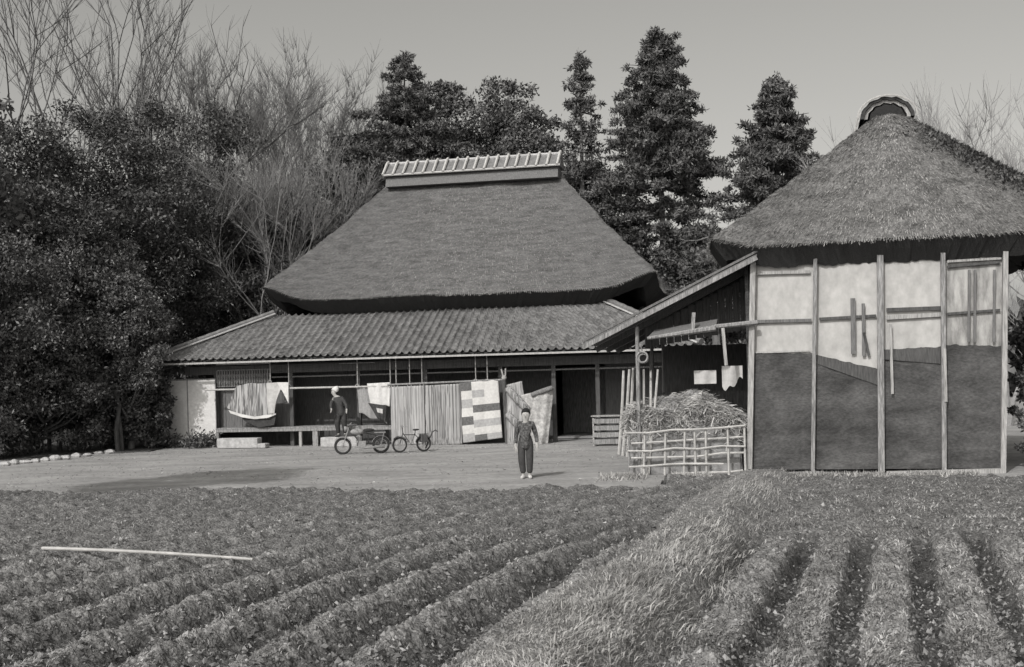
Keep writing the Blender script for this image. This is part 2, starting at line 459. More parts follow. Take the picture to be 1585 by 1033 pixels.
# ------------------------------------------------------------------ thatched roof
def thatch(parent, a0, a1, b0, b1, r0, r1, axis, ze, zr, rise, seed, mat, straws=26000, thick=.42, bulge=.12, cornr=1.0, sag=0.0, under=.55, tiltx=0.0):
    """roof over x a0..a1, y b0..b1; ridge r0..r1 along axis; ze the top of the eave edge"""
    cx, cy = (a0 + a1) / 2, (b0 + b1) / 2; A, B = (a1 - a0) / 2, (b1 - b0) / 2
    NP, NT = 640, 120
    # perimeter with rounded corners
    pts = []
    segs = [((-A, -B), (A, -B)), ((A, -B), (A, B)), ((A, B), (-A, B)), ((-A, B), (-A, -B))]
    per = 4 * (A + B)
    for (p, q) in segs:
        L = math.dist(p, q); k = int(round(NP * L / per))
        for i in range(k):
            t = i / k; pts.append((p[0] + (q[0] - p[0]) * t, p[1] + (q[1] - p[1]) * t))
    P = np.array(pts); n = len(P)
    sx, sy = P[:, 0] / A, P[:, 1] / B
    if axis == 'x':
        rc = (r0 + r1) / 2 - cx; rh = (r1 - r0) / 2
        Rx = rc + np.clip(P[:, 0] / A, -1, 1) * rh; Ry = np.zeros(n)
    else:
        rc = (r0 + r1) / 2 - cy; rh = (r1 - r0) / 2
        Ry = rc + np.clip(P[:, 1] / B, -1, 1) * rh; Rx = np.zeros(n)
    corner = (np.abs(sx) ** 6) * (np.abs(sy) ** 6) if False else np.minimum(np.abs(sx), np.abs(sy))
    cm = sstep(.68, 1.0, corner)
    # cut the corners back a little
    inset = cornr * sstep(.84, 1.0, corner) * .28
    nrm = np.hypot(P[:, 0] - Rx, P[:, 1] - Ry)
    ex = P[:, 0] - (P[:, 0] - Rx) / nrm * inset; ey = P[:, 1] - (P[:, 1] - Ry) / nrm * inset
    ez = ze + rise * cm ** 1.6 + tiltx * (np.clip(sx, 0, 1) ** 3)
    t = np.linspace(0, 1, NT)
    X = ex[:, None] * (1 - t) + Rx[:, None] * t
    Y = ey[:, None] * (1 - t) + Ry[:, None] * t
    Z = ez[:, None] * (1 - t) + zr * t + bulge * np.sin(np.pi * t)[None] - rise * cm[:, None] * .25 * np.sin(np.pi * t)[None]
    if sag: Z = Z - sag * np.sin(np.pi * t)[None] * (0.5 + .5 * fbm(X * .35, Y * .35, seed=seed + 1, o=2))
    hyp = math.hypot(nrm.mean(), zr - ze)
    # shaggy surface: horizontal courses and fine noise
    d = .05 * fbm(X * .55, Y * .55, Z * .9, seed=seed + 9, o=2) + .022 * (((t[None] * 11 + .35 * fbm(X * .5, Y * .5, seed=seed + 5, o=2)) % 1.0) - .5) + .035 * fbm(X * 1.1, Y * 1.1, Z * 2.5, seed=seed, o=4) + .014 * fbm(X * 7, Y * 7, Z * 12, seed=seed + 3, o=3)
    out = np.stack([P[:, 0] - Rx, P[:, 1] - Ry], 1); out /= np.linalg.norm(out, axis=1)[:, None]
    X2 = X + out[:, 0, None] * d * .7; Y2 = Y + out[:, 1, None] * d * .7; Z2 = Z + d * .7
    V = [np.stack([X2 + cx, Y2 + cy, Z2], -1)]
    F = [grid_faces(n, NT, wrap=True)]
    top = np_mesh('thatched_roof', V[0].reshape(-1, 3), F[0], mat, parent, smooth=True)
    # cut edge and underside
    ee = np.linspace(0, 1, 5)
    jag = .02 * vnoise(np.arange(n) * .7, np.zeros(n), seed=seed) + .02 * vnoise(np.arange(n) * .16, np.zeros(n), seed=seed)
    cols = []
    for k, (ins, dz) in enumerate([(0, 0), (under * .35, -thick * .38), (under, -thick), (under + .5, -thick * .6), (under + 1.3, thick * .6)]):
        cols.append(np.stack([X2[:, 0] + cx - out[:, 0] * ins, Y2[:, 0] + cy - out[:, 1] * ins, ez + dz + (jag if 0 < k < 3 else 0) + (d[:, 0] * .7 if k == 0 else 0)], -1))
    V = np.stack(cols, 1).reshape(-1, 3)
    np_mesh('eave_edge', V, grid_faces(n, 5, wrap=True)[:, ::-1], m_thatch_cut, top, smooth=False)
    # loose straw ends lying down the slope
    r = np.random.default_rng(seed)
    i = r.integers(0, n, straws); tt = r.uniform(0, 1, straws) ** 1.25
    tt[: straws // 12] = r.uniform(0, .008, straws // 12)
    j = np.clip((tt * (NT - 1)).astype(int), 0, NT - 2); fr = tt * (NT - 1) - j
    Q = (np.stack([X2, Y2, Z2], -1)[i, j] * (1 - fr)[:, None] + np.stack([X2, Y2, Z2], -1)[i, j + 1] * fr[:, None])
    down = np.stack([X2[:, 0] - X2[:, -1], Y2[:, 0] - Y2[:, -1], Z2[:, 0] - Z2[:, -1]], 1)[i]
    down /= np.linalg.norm(down, axis=1)[:, None]
    nr = np.stack([out[i, 0] * .7, out[i, 1] * .7, np.full(straws, .7)], 1)
    dr = down + r.normal(size=(straws, 3)) * .16 + nr * r.uniform(.02, .22, straws)[:, None]
    sd_ = np.cross(dr, nr); sd_ /= np.linalg.norm(sd_, axis=1)[:, None]
    L = r.uniform(.03, .13, straws)[:, None]; W = r.uniform(.006, .018, straws)[:, None]
    Q = Q + np.array([cx, cy, 0]) + nr * .004
    V = np.stack([Q - sd_ * W / 2, Q + sd_ * W / 2, Q + dr * L + sd_ * W / 3, Q + dr * L - sd_ * W / 3], 1).reshape(-1, 3)
    np_mesh('loose_straw', V, np.arange(straws * 4).reshape(-1, 4), m_straw, top)
    return top

# ------------------------------------------------------------------ farmhouse
house = thing('farmhouse', 'long farmhouse with a steep thatched roof above a tiled skirt roof', 'house')
HF.place(house)
EV = -1.0                                    # the tiled eave stands 1 m before the front wall
exl, zel = HF.hit(232, 561, EV); exr = HF.hit(1085, 536, EV)[0]
EZ = HF.hit(620, 548, EV)[1]
TX0, TX1 = HF.hit(405, 440, 1.6)[0] , HF.hit(1004, 424, 1.6)[0] + .30
TZ = HF.hit(620, 459, 1.6)[1]
RD = 6.2
rx0, rzr = HF.hit(604, 284, RD); rx1 = HF.hit(866, 268, RD)[0]
rzr = HF.hit(735, 277, RD)[1]
print('house', exl, exr, EZ, TX0, TX1, TZ, rx0, rx1, rzr)
TY0, TY1 = 1.5, 2 * RD - 1.5
thatch(house, TX0, TX1, TY0, TY1, rx0, rx1, 'x', TZ, rzr, .55, 11, m_thatch, straws=70000, thick=.52, under=.72, cornr=.1, bulge=.02)

def tile_skirt():
    """pantiles in courses round the house; each side one sheet of tiles"""
    IY, IZ = 2.25, TZ - .50                    # where the tiles run in under the thatch
    run = IY - EV
    tw, tl = .27, .245
    def side(p0, p1, q0, q1, name='tile_roof', par=None):
        p0, p1, q0, q1 = map(Vector, (p0, p1, q0, q1))      # eave start/end, top start/end
        L = (p1 - p0).length; slope = ((q0 + q1) / 2 - (p0 + p1) / 2).length
        nu = int(L / tw) * 8 + 1; rows = int(slope / tl); 
        u = np.linspace(0, 1, nu)
        ts = []
        for r_ in range(rows):
            ts += [(r_ / rows, 1), ((r_ + .93) / rows, 0.12), ((r_ + .999) / rows, 0.0)]
        T = np.array([t for t, _ in ts]); K = np.array([k for _, k in ts])
        eu = (p1 - p0).normalized()
        nrm = (p1 - p0).cross(q0 - p0).normalized()
        if nrm.z < 0: nrm = -nrm
        A = np.array(p0)[None, None] * (1 - u)[:, None, None] + np.array(p1)[None, None] * u[:, None, None]
        Bq = np.array(q0)[None, None] * (1 - u)[:, None, None] + np.array(q1)[None, None] * u[:, None, None]
        # keep the tile columns straight up the slope: slide u so that columns stay parallel
        P = A * (1 - T)[None, :, None] + Bq * T[None, :, None]
        xs = ((P - np.array(p0)) @ np.array(eu))
        ph = (xs / tw) % 1.0
        wave = .075 * np.where(ph < .36, np.sin(ph / .36 * np.pi), -.34 * np.sin((ph - .36) / .64 * np.pi))
        rng_ = np.random.default_rng(5)
        jit = .010 * vnoise(np.floor(xs / tw) * 1.7, np.floor(T * rows + .01)[None] * 1.3 + 0 * xs, seed=6)
        h = wave + .016 * K[None] + jit + .02 * fbm(xs * .5, T[None] * 4 + 0 * xs, seed=8, o=2)
        P = P + np.array(nrm) * h[..., None]
        gi = grid_faces(nu, len(T)); uu, tt_ = gi[:, 0] // len(T), gi[:, 0] % len(T)
        col_ = np.floor((xs.ravel()[gi[:, 0]] + .01) / tw); row_ = tt_ // 3
        hv = _h(col_, row_, row_ * 0, 77)
        mi = np.where(hv < .25, 1, np.where(hv > .82, 2, 0))
        o = np_mesh(name, P.reshape(-1, 3), gi, [m_tile, M('dark_roof_tile', .085, .17, 7, rough=.55), M('bleached_roof_tile', .14, .24, 7, rough=.6)], par, mi=mi)
        return o
    a, b = (exl, EV, EZ), (exr, EV, EZ)
    by = TY1 + 2.4
    ix0, ix1 = exl + run + .2, exr - run - .2
    # columns finer than the mesh would alias: eight points to each tile
    f = side(a, b, (ix0, IY, IZ), (ix1, IY, IZ), par=house)
    side(b, (exr, by, EZ), (ix1, IY, IZ), (ix1, by - run, IZ), par=house)
    side((exl, by, EZ), a, (ix0, by - run, IZ), (ix0, IY, IZ), par=house)
    side((exr, by, EZ), (exl, by, EZ), (ix1, by - run, IZ), (ix0, by - run, IZ), par=house)
    # hip ridges
    for (p, q) in ((a, (ix0, IY, IZ)), (b, (ix1, IY, IZ))):
        p, q = Vector(p), Vector(q)
        mb = MB()
        up = Vector((0, 0, .11))
        mb.tube([p.lerp(q, t) + up for t in np.linspace(-.005, 1, 24)], [.13 if i % 2 else .115 for i in range(24)], 8)
        h = mb.build('hip_ridge', m_tile, house, smooth=False)
        mb = MB(); s = (q - p).cross(Vector((0, 0, 1))).normalized()
        for off, zz in ((.17, .07), (-.17, .07)):
            mb.tube([p.lerp(q, t) + s * off + Vector((0, 0, zz)) for t in (0, 1)], .035, 6)
        mb.build('plaster_joint', m_tile_lt, h)
    # second upper hip roll showing at the right end of the skirt
    mb = MB()
    x1, z1 = HF.hit(966, 450, .4); x2, z2 = HF.hit(1040, 478, -.3)
    # boards: fascia, soffit
    mb = MB(); mb.beam((exl, EV - .0, EZ - .12), (exr, EV - .0, EZ - .12), .05, .065)
    mb.build('eave_board', m_wood_lt, house)
    for x in np.arange(exl + .3, exr - .2, .45):
        mb = MB()
        f_ = min(1.0, (x - exl) / (run + .3), (exr - x) / (run + .3)) * .97
        mb.beam((x, EV + .06, EZ - .08), (x, EV + .06 + (IY - EV - .06) * f_, EZ - .08 + (IZ - EZ - .04) * f_), .07, .09)
        mb.build('rafter', m_wood_dk, house)
    mb = MB()
    mb.add([(exl + .02, EV + .05, EZ - .045), (exr - .02, EV + .05, EZ - .045), (ix1, IY, IZ - .06), (ix0, IY, IZ - .06)], [(0, 1, 2, 3)])
    mb.add([(exl + .02, EV + .05, EZ - .045), (ix0, IY, IZ - .06), (ix0, by - run, IZ - .06), (exl + .02, by, EZ - .045)], [(0, 1, 2, 3)])
    mb.add([(exr - .02, EV + .05, EZ - .045), (ix1, IY, IZ - .06), (ix1, by - run, IZ - .06), (exr - .02, by, EZ - .045)], [(0, 1, 2, 3)])
    mb.build('soffit', m_wood_dk, house)
    return ix0, ix1, IY, IZ, by
ix0, ix1, IY, IZ, by = tile_skirt()

def ridge_cap():
    z0 = rzr - .12; y = RD
    x0, x1 = rx0 - .12, rx1 + .12
    mb = MB()                                       # dark timber and bark band
    prof = [(-.62, -.10), (-.50, .22), (-.40, .36), (.40, .36), (.50, .22), (.62, -.10)]
    vs = [(x, y + p, z0 + q) for x in (x0 + .1, x1 - .1) for p, q in prof]; n = len(prof)
    mb.add(vs, [tuple(range(n)), tuple(reversed(range(n, 2 * n)))] + [(i, i + n, (i + 1) % n + n, (i + 1) % n) for i in range(n)])
    cap = mb.build('ridge_cap', m_wood_md, house)
    mb = MB()
    prof = [(-.60, .34), (-.56, .42), (-.12, .86), (.12, .86), (.56, .42), (.60, .34)]
    vs = [(x, y + p, z0 + q) for x in (x0, x1) for p, q in prof]
    mb.add(vs, [tuple(range(n)), tuple(reversed(range(n, 2 * n)))] + [(i, i + n, (i + 1) % n + n, (i + 1) % n) for i in range(n)])
    mb.build('saddle', m_tile, cap)
    mb = MB(); mb.tube([(x0, y - .62, z0 + .37), (x1, y - .62, z0 + .37)], .04, 6); mb.tube([(x0, y + .62, z0 + .37), (x1, y + .62, z0 + .37)], .04, 6)
    mb.build('plaster_strip', m_white_dim, cap)
    N = 18
    for k in range(N):
        x = x0 + .06 + (x1 - x0 - .12) * k / (N - 1)
        mb = MB()
        mb.tube([(x - .06, y - .66, z0 + .38), (x - .03, y - .56, z0 + .52), (x, y - .2, z0 + .90), (x, y, z0 + 1.0), (x, y + .2, z0 + .90), (x, y + .62, z0 + .42)], [.055, .055, .06, .065, .06, .055], 6)
        mb.build('ridge_tile', m_plaster, cap)
    mb = MB(); mb.tube([(x0, y, z0 + .92), (x1, y, z0 + .92)], .07, 8)
    mb.build('ridge_pole', m_tile_lt, cap)
ridge_cap()

def house_body():
    X0, X1 = exl + .9, exr - 1.1
    H = EZ + .35
    dx0, dx1 = HF.hit(848, 600, .25)[0], HF.hit(930, 600, .25)[0]
    # inner walls well behind the posts: they leave the veranda in shade
    mb = MB()
    D = 1.7
    mb.box(((X0 + dx0) / 2, D, 1.65), (dx0 - X0, .12, 3.3))
    mb.box(((X1 + dx1) / 2, D, 1.65), (X1 - dx1, .12, 3.3))
    mb.box(((dx0 + dx1) / 2, D, 3.05), (dx1 - dx0, .12, .5))
    mb.box(((X0 + X1) / 2, by - 1.2, 2.0), (X1 - X0, .12, 4))
    mb.box((X0, (D + by - 1.2) / 2, 2.0), (.12, by - 1.2 - D, 4)); mb.box((X1, (D + by - 1.2) / 2, 2.0), (.12, by - 1.2 - D, 4))
    mb.build('wall', m_wood_dk, house)
    mb = MB(); mb.box(((dx0 + dx1) / 2, D + 3, .05), (dx1 - dx0, 6, .06)); mb.build('earth_floor', M('earth_floor', .2, .3, 3), house)
    mb = MB(); mb.box(((dx0 + dx1) / 2, D + 3.2, 1.3), (dx1 - dx0 + .4, .08, 2.6)); mb.build('inner_partition', m_wood, house)
    # ceiling of the veranda and front beam
    mb = MB(); mb.box(((X0 + X1) / 2, .9, 2.98), (X1 - X0, 1.7, .04)); mb.build('veranda_ceiling', m_wood_dk, house)
    mb = MB(); mb.box(((X0 + X1) / 2, 0, 2.80), (X1 - X0, .14, .30)); mb.build('lintel', m_wood_dk, house)
    mb = MB(); mb.box(((X0 + X1) / 2, -.03, 2.50), (X1 - X0, .07, .05)); mb.build('door_track', m_wood_md, house)
    for px in (246, 336, 452, 556, 660, 776, 858, 926, 1010):
        x = HF.hit(px, 620)[0]
        mb = MB(); mb.box((x, 0, 1.33), (.14, .14, 2.66)); mb.build('post', m_wood_dk if px != 246 else m_wood, house)
    # white sliding panels at the left end
    xa, xb, xc = HF.hit(244, 600, -.12)[0], HF.hit(291, 600, -.12)[0], HF.hit(335, 600, -.12)[0]
    for i, (a, b, zt) in enumerate(((xa, xb, 2.45), (xb, xc, 2.45))):
        mb = MB(); mb.box(((a + b) / 2, -.14 - i * .035, (zt + .28) / 2 + .02), (b - a - .03, .03, zt - .28))
        p = mb.build('sliding_panel', m_white, house)
        mb = MB()
        for xx in (a + .015, b - .015): mb.box((xx, -.14 - i * .035, (zt + .28) / 2 + .02), (.03, .045, zt - .22))
        for zz in (.16, zt + .04): mb.box(((a + b) / 2, -.14 - i * .035, zz), (b - a - .06, .045, .05))
        mb.build('panel_frame', m_wood, p)
    # transom lattice over the veranda
    a, zt = HF.hit(336, 574, -.1); b = HF.hit(418, 572, -.1)[0]; zb = HF.hit(370, 598, -.1)[1]
    mb = MB()
    for x in np.linspace(a, b, 22): mb.box((x, -.10, (zt + zb) / 2), (.035, .03, zt - zb))
    for z in np.linspace(zb, zt, 4): mb.box(((a + b) / 2, -.075, z), (b - a, .02, .04))
    mb.box(((a + b) / 2, -.05, (zt + zb) / 2), (b - a, .02, zt - zb))
    mb.build('transom_lattice', m_wood, house)
    mb = MB(); mb.box(((a + b) / 2, -.16, zt + .22), (b - a, .05, .05)); mb.build('transom_rail', m_wood_lt, house)
    a, z = HF.hit(525, 563, -.2); b = HF.hit(580, 562, -.2)[0]
    mb = MB(); mb.box(((a + b) / 2, -.2, z), (b - a, .04, .03)); mb.build('curtain_rod', m_wood, house)
    # boarded shutter behind the robe
    a, b = HF.hit(337, 620, .2)[0], HF.hit(450, 620, .2)[0]
    mb = MB()
    k = 9
    for i in range(k):
        mb.box((a + (b - a) * (i + .5) / k, .2 + (.008 if i % 2 else 0), 1.45), ((b - a) / k - .012, .03, 1.5))
    mb.build('shutter', m_wood_md, house)
    # veranda deck on short posts
    a, b = HF.hit(336, 660, -.45)[0], HF.hit(700, 660, -.45)[0]
    zd = .70
    mb = MB()
    w = 6
    for i in range(w): mb.box(((a + b) / 2, -.42 + i * .19, zd - .02 + .002 * (i % 3)), (b - a, .18, .04))
    mb.box(((a + b) / 2, -.47, zd - .09), (b - a, .06, .12))
    deck = mb.build('veranda', m_wood, house)
    for px in (338, 466, 489, 556, 620, 690):
        x = HF.hit(px, 680, -.4)[0]
        mb = MB(); mb.box((x, -.42, (zd - .15) / 2), (.10 if px != 489 else .2, .10, zd - .15))
        mb.build('deck_leg', m_board_lt if px == 466 else m_wood, deck)
    # low dark boards closing the front beyond the quilts
    a, b = HF.hit(640, 690, -.1)[0], HF.hit(780, 690, -.1)[0]
    mb = MB(); mb.box(((a + b) / 2, -.05, .18), (b - a, .06, .36)); mb.build('base_board', m_wood_dk, house)
house_body()

# stone step before the veranda
def step(px0, px1, py, d, h, dep, label):
    x0, x1 = HF.hit(px0, py, d)[0], HF.hit(px1, py, d)[0]
    mb = MB(); mb.box((0, 0, h / 2), (x1 - x0, dep, h))
    o = mb.build('stone_step', m_stone, bevel=.02); HF.place(o, (x0 + x1) / 2, d, 0)
    tag(o, label, 'step')
step(340, 402, 690, -.95, .36, .42, 'long pale stone step in front of the veranda, left of the others')
step(402, 414, 692, -1.0, .16, .4, 'small low stone beside the long step under the veranda')
step(500, 556, 694, -.95, .34, .5, 'low stone step on which the person in a white headscarf stands')

# ------------------------------------------------------------------ barn
barn = thing('barn', 'tall narrow barn with thatched roof and dark mud walls below white plaster', 'barn')
BF.place(barn)
bx = lambda px, py, d=0: BF.hit(px, py, d)
BW = bx(1553, 560)[0]
BE = -.38
bex0, _ = bx(1094, 372, BE)
beZ = bx(1330, 372, BE)[1]
BRY0, BRY1 = 3.0, 4.6
brx, brz = bx(1373, 188, BRY0)
print('barn', BW, bex0, beZ, brx, brz, bx(1165, 425), bx(1160, 735), bx(1555, 403), bx(1553, 730))
BD = 6.6
thatch(barn, bex0, 2 * brx - bex0 + .1, BE, BD + .6, BRY0 + .15, BRY1, 'y', beZ, brz + .38, .20, 31, m_thatch_b, straws=60000, thick=.46, bulge=.02, sag=.05, cornr=.3, under=.42, tiltx=.06)

def barn_cap():
    # arched bark saddle over the short ridge, seen end on
    x0, z0 = brx, brz + .06
    def arch(r_in, r_out, ya, yb, hs, mat, name, par):
        n = 18; vs = []; 
        for y in (ya, yb):
            for r in (r_in, r_out):
                for i in range(n + 1):
                    a = math.pi * i / n
                    vs.append((x0 + math.cos(a) * r, y, z0 + math.sin(a) * r * hs + .02 * math.sin(i * 2.1)))
        k = n + 1; F = []
        for i in range(n):
            F += [(i, i + 1, k + i + 1, k + i), (2 * k + i, 3 * k + i, 3 * k + i + 1, 2 * k + i + 1), (k + i, k + i + 1, 3 * k + i + 1, 3 * k + i), (i, 2 * k + i, 2 * k + i + 1, i + 1)]
        mb = MB(); mb.add(vs, F); return mb.build(name, mat, par)
    cap = arch(.54, .62, BRY0 - .15, BRY1 + .5, .80, M('charred_bark', .035, .07, 12), 'ridge_cap', barn)
    arch(.45, .535, BRY0 - .08, BRY1 + .4, .80, m_board_lt, 'bamboo_lining', cap)
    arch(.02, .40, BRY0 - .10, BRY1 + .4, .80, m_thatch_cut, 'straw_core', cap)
    for y in (BRY0 - .2, BRY0 + .7, BRY1):
        mb = MB(); mb.tube([(x0 + math.cos(math.pi * i / 12) * .68, y, z0 + math.sin(math.pi * i / 12) * .51 + .01) for i in range(13)], .025, 5)
        mb.build('binding', m_bamboo, cap)
barn_cap()
def roof_moss():
    r = np.random.default_rng(12); Ps = []
    ry = BRY0 + .15; HX = 2 * brx - bex0 - brx
    for (fx, q) in ((.25, .2), (.36, .3), (.46, .2), (.5, .5), (.6, .3), (.66, .55), (.74, .3), (.82, .5), (.9, .4), (.55, .15)):
        n = 330
        f = fx + r.normal(size=n) * .035
        x = brx + HX * (f - .10 * q) + r.normal(size=n) * .22
        y = ry + (BE - ry) * np.clip(f + r.normal(size=n) * .02, 0, 1)
        y = np.minimum(y, ry + (BE - ry) * np.clip((x - brx) / HX, 0, 1))
        z = beZ + (brz + .38 - beZ) * (y - BE) / (ry - BE) + .03
        Ps.append(np.stack([x, y, z], 1))
    V, F = leaf_mesh(np.concatenate(Ps), .10, .04, r, up=.3)
    np_mesh('moss', V, F, m_leaf, [c for c in barn.children if c.name.startswith('thatched_roof')][0])
roof_moss()

def barn_walls():
    D = BD
    # posts follow their slightly leaning feet and heads
    posts = [((1160, 734), (1166, 405), .12, m_board_lt), ((1258, 734), (1262, 400), .08, m_wood),
             ((1364, 734), (1362, 395), .13, m_wood), ((1461, 732), (1459, 395), .09, m_wood), ((1552, 730), (1556, 395), .10, m_board_lt)]
    P = []
    for (b, t, w, m) in posts:
        xb, _ = bx(*b); xt, zt = bx(*t)
        zt = 4.75
        P.append((xb, xt, w))
        mb = MB(); mb.beam((xb, -.05, 0), (xt, -.05, zt), .13, w, up=(1, 0, 0)); 
        mb.build('post', m, barn)
    # bays: mud below, plaster above, the border between them uneven
    bords = [(547, 546), (549, 572), (541, 537), (534, 536)]
    tops = 4.7
    def xat(i, z): return P[i][0] + (P[i][1] - P[i][0]) * z / 4.75
    for i in range(4):
        pxl, pxr = posts[i][0][0], posts[i + 1][0][0]
        zl = bx(pxl, bords[i][0])[1]; zr = bx(pxr, bords[i][1])[1]
        n = 40
        vs, vs2 = [], []
        for k in range(n + 1):
            t = k / n
            zb = zl + (zr - zl) * t + .02 * float(fbm(t * 9, i * 3.3, seed=4, o=3))
            xa = lambda z: xat(i, z) * (1 - t) + xat(i + 1, z) * t
            for z in (0.10, .6, 1.2, 1.8, zb):
                vs.append((xa(z), .02 + .018 * float(fbm(xa(z) * 2, z * 2, seed=9, o=3)), z))
            for z in (zb - .03, zb + .5, 3.5, 4.1, tops): vs2.append((xa(z), .055 + .006 * float(vnoise(t * 5, z * 2, seed=2)), z))
        F = [(k * 5 + j, (k + 1) * 5 + j, (k + 1) * 5 + j + 1, k * 5 + j + 1) for k in range(n) for j in range(4)]
        mb = MB(); mb.add(vs, F); mb.build('mud_panel', m_mud, barn, smooth=True)
        mb = MB(); mb.add(vs2, F); mb.build('plaster_panel', m_plaster if i != 3 else m_plaster_old, barn, smooth=True)
        # rough coat band where the plaster fell off
        if i in (1, 2):
            za = bx(pxl, (549, 541)[i - 1])[1]; zb_ = bx(pxr, (572, 537)[i - 1])[1]
            mb = MB(); a, b = xat(i, za) + .06, xat(i + 1, zb_) - .06
            h = .34 if i == 1 else .36
            mb.add([(a, -.005, za - h * .6), (b, -.005, zb_ - h), (b, -.005, zb_ - .01), (a, -.005, za - .01), (a, .03, za - h * .6), (b, .03, zb_ - h), (b, .03, zb_ - .01), (a, .03, za - .01)],
                   [(0, 1, 2, 3), (0, 4, 5, 1), (3, 2, 6, 7), (0, 3, 7, 4), (1, 5, 6, 2)])
            mb.build('bare_band', m_wood_dk, barn)
    # rails
    def rail(a, b, h, m, dep=.03, name='rail', y=-.0):
        (xa, za), (xb, zb) = bx(*a), bx(*b)
        mb = MB(); mb.beam((xa, y, za), (xb, y, zb), dep, h); return mb.build(name, m, barn)
    rail((1170, 498), (1256, 496), .07, m_wood_md); rail((1268, 494), (1356, 489), .06, m_wood_dk)
    rail((1372, 480), (1456, 477), .08, m_wood_dk); rail((1372, 492), (1456, 487), .09, m_board_lt); rail((1466, 486), (1548, 480), .05, m_wood_dk)
    rail((1172, 423), (1254, 421), .07, m_board_lt); rail((1466, 413), (1548, 406), .05, m_wood_dk); rail((1466, 405), (1550, 400), .05, m_board_lt)
    rail((1170, 546), (1254, 543), .03, m_wood_lt)
    # sill beams at the foot
    rail((1195, 735), (1257, 733), .10, m_wood, .14, 'sill', -.06); rail((1259, 732), (1330, 738), .09, m_wood, .14, 'sill', -.06)
    rail((1372, 733), (1460, 731), .10, m_board_lt, .14, 'sill', -.06); rail((1462, 731), (1548, 729), .11, m_board_lt, .14, 'sill', -.06)
    # upright strips
    def strip(a, b, w, m, name='batten', y=-.02, par=barn):
        (xa, za), (xb, zb) = bx(*a), bx(*b)
        mb = MB(); mb.beam((xa, y, za), (xb, y, zb), .03, w, up=(1, 0, 0)); return mb.build(name, m, par)
    strip((1321, 548), (1320, 462), .10, m_wood_md); strip((1337, 551), (1336, 470), .07, m_wood_md); strip((1345, 551), (1337, 515), .06, m_wood_dk)
    strip((1381, 610), (1378, 502), .055, m_board_lt, y=-.06); strip((1463, 622), (1461, 540), .06, m_board_lt, y=-.13)
    for px in (1499, 1508, 1538): strip((px, 530), (px + 1, 418), .05, m_wood_md, 'window_bar')
    # side and back walls
    mb = MB(); mb.box((.04, D / 2 + .1, 2.35), (.08, D - .2, 4.7)); mb.box((BW - .04, D / 2 + .1, 2.35), (.08, D - .2, 4.7)); mb.box((BW / 2, D, 2.35), (BW, .08, 4.7))
    mb.build('wall', m_mud, barn)
barn_walls()

# ------------------------------------------------------------------ lean-to shed left of the barn
shed = thing('lean_to_shed', 'open lean-to shed with a single sloping board roof between house and barn', 'shed')
BF.place(shed)
def lean_to():
    (xa, za), (xb, zb) = bx(903, 537, -.2), bx(1172, 398, -.2)
    dz = (zb - za) / (xb - xa)
    mb = MB()
    k = 22
    for i in range(k):                        # boards running down the slope
        y = -.15 + i * .24
        mb.beam((xa - .0, y, za + .05 + .012 * (i % 2)), (xb, y, zb + .05 + .012 * (i % 2)), .23, .035)
    mb.build('board_roof', m_wood_md, shed)
    mb = MB(); mb.beam((xa, -.30, za - .02), (xb, -.30, zb - .02), .05, .10); mb.build('rake_board', m_wood, shed)
    mb = MB(); mb.beam((xa, -.24, za + .12), (xb, -.24, zb + .12), .10, .05); mb.build('rake_cap', m_wood_md, shed)
    for y in (.9, 2.4, 4.0):
        mb = MB(); mb.beam((xa + .1, y, za - .06), (xb, y, zb - .06), .08, .12); mb.build('rafter', m_wood_dk, shed)
    x1 = bx(986, 560)[0]
    for (x, y) in ((x1, 0), (x1, 2.6), (x1, 5.0)):
        mb = MB(); mb.tube([(x, y, 0), (x + .02, y, za + .42)], [.05, .045], 7); mb.build('post', m_wood_md if y else m_wood, shed)
    # boarded gable above the opening, back wall
    (xc, zc), (xd, zd) = bx(985, 537, .1), bx(1162, 505, .1)
    mb = MB()
    n = 14
    for i in range(n):
        x0 = x1 + (0 - x1) * i / n; x2 = x1 + (0 - x1) * (i + 1) / n - .012
        t0 = za + (x0 - xa) * dz - .1
        zl = zc + (zd - zc) * i / n
        mb.box(((x0 + x2) / 2, 1.5 + .01 * (i % 2), (zl + t0) / 2), (x2 - x0, .025, t0 - zl))
    mb.build('gable_boards', m_wood_dk, shed)
    mb = MB(); mb.box((x1 / 2, 5.0, 1.5), (-x1, .06, 3.0)); mb.box((x1 / 2, 3.2, .9), (-x1, .05, 1.8))
    mb.build('back_wall', m_wood_dk, shed)
    # thatched pent strip and beam across the opening
    (xe, ze), (xf, zf) = bx(1002, 524, -.35), bx(1108, 508, -.35)
    mb = MB(); mb.tube([(xe, -.35, ze), (xf, -.33, zf)], [.035, .07], 7); mb.build('cross_beam', m_wood, shed)
    (xg, zg), (xh, zh) = bx(1106, 506, -.3), bx(1172, 499, -.3)
    mb = MB(); mb.tube([(xg, -.3, zg), (xh, -.2, zh)], [.05, .055], 7); mb.build('cross_beam', m_wood, shed)
    mb = MB()
    mb.add([(xe, -.33, ze + .02), (xf, -.33, zf + .02), (xf, .2, zf + .22), (xe + .1, .2, ze + .2)], [(0, 1, 2, 3)])
    mb.build('pent_board', m_wood_md, shed)
    (xi, zi), (xj, zj) = bx(1119, 508, -.32), bx(1124, 566, -.32)
    mb = MB(); mb.beam((xi, -.32, zi), (xj, -.32, zj), .05, .07, up=(1, 0, 0)); mb.build('hanger', m_board_lt, shed)
    (xi, zi), (xj, zj) = bx(1074, 484, -.3), bx(1072, 512, -.3)
    mb = MB(); mb.beam((xi, -.3, zi), (xj, -.3, zj), .05, .08, up=(1, 0, 0)); mb.build('stub_post', m_wood, shed)
lean_to()

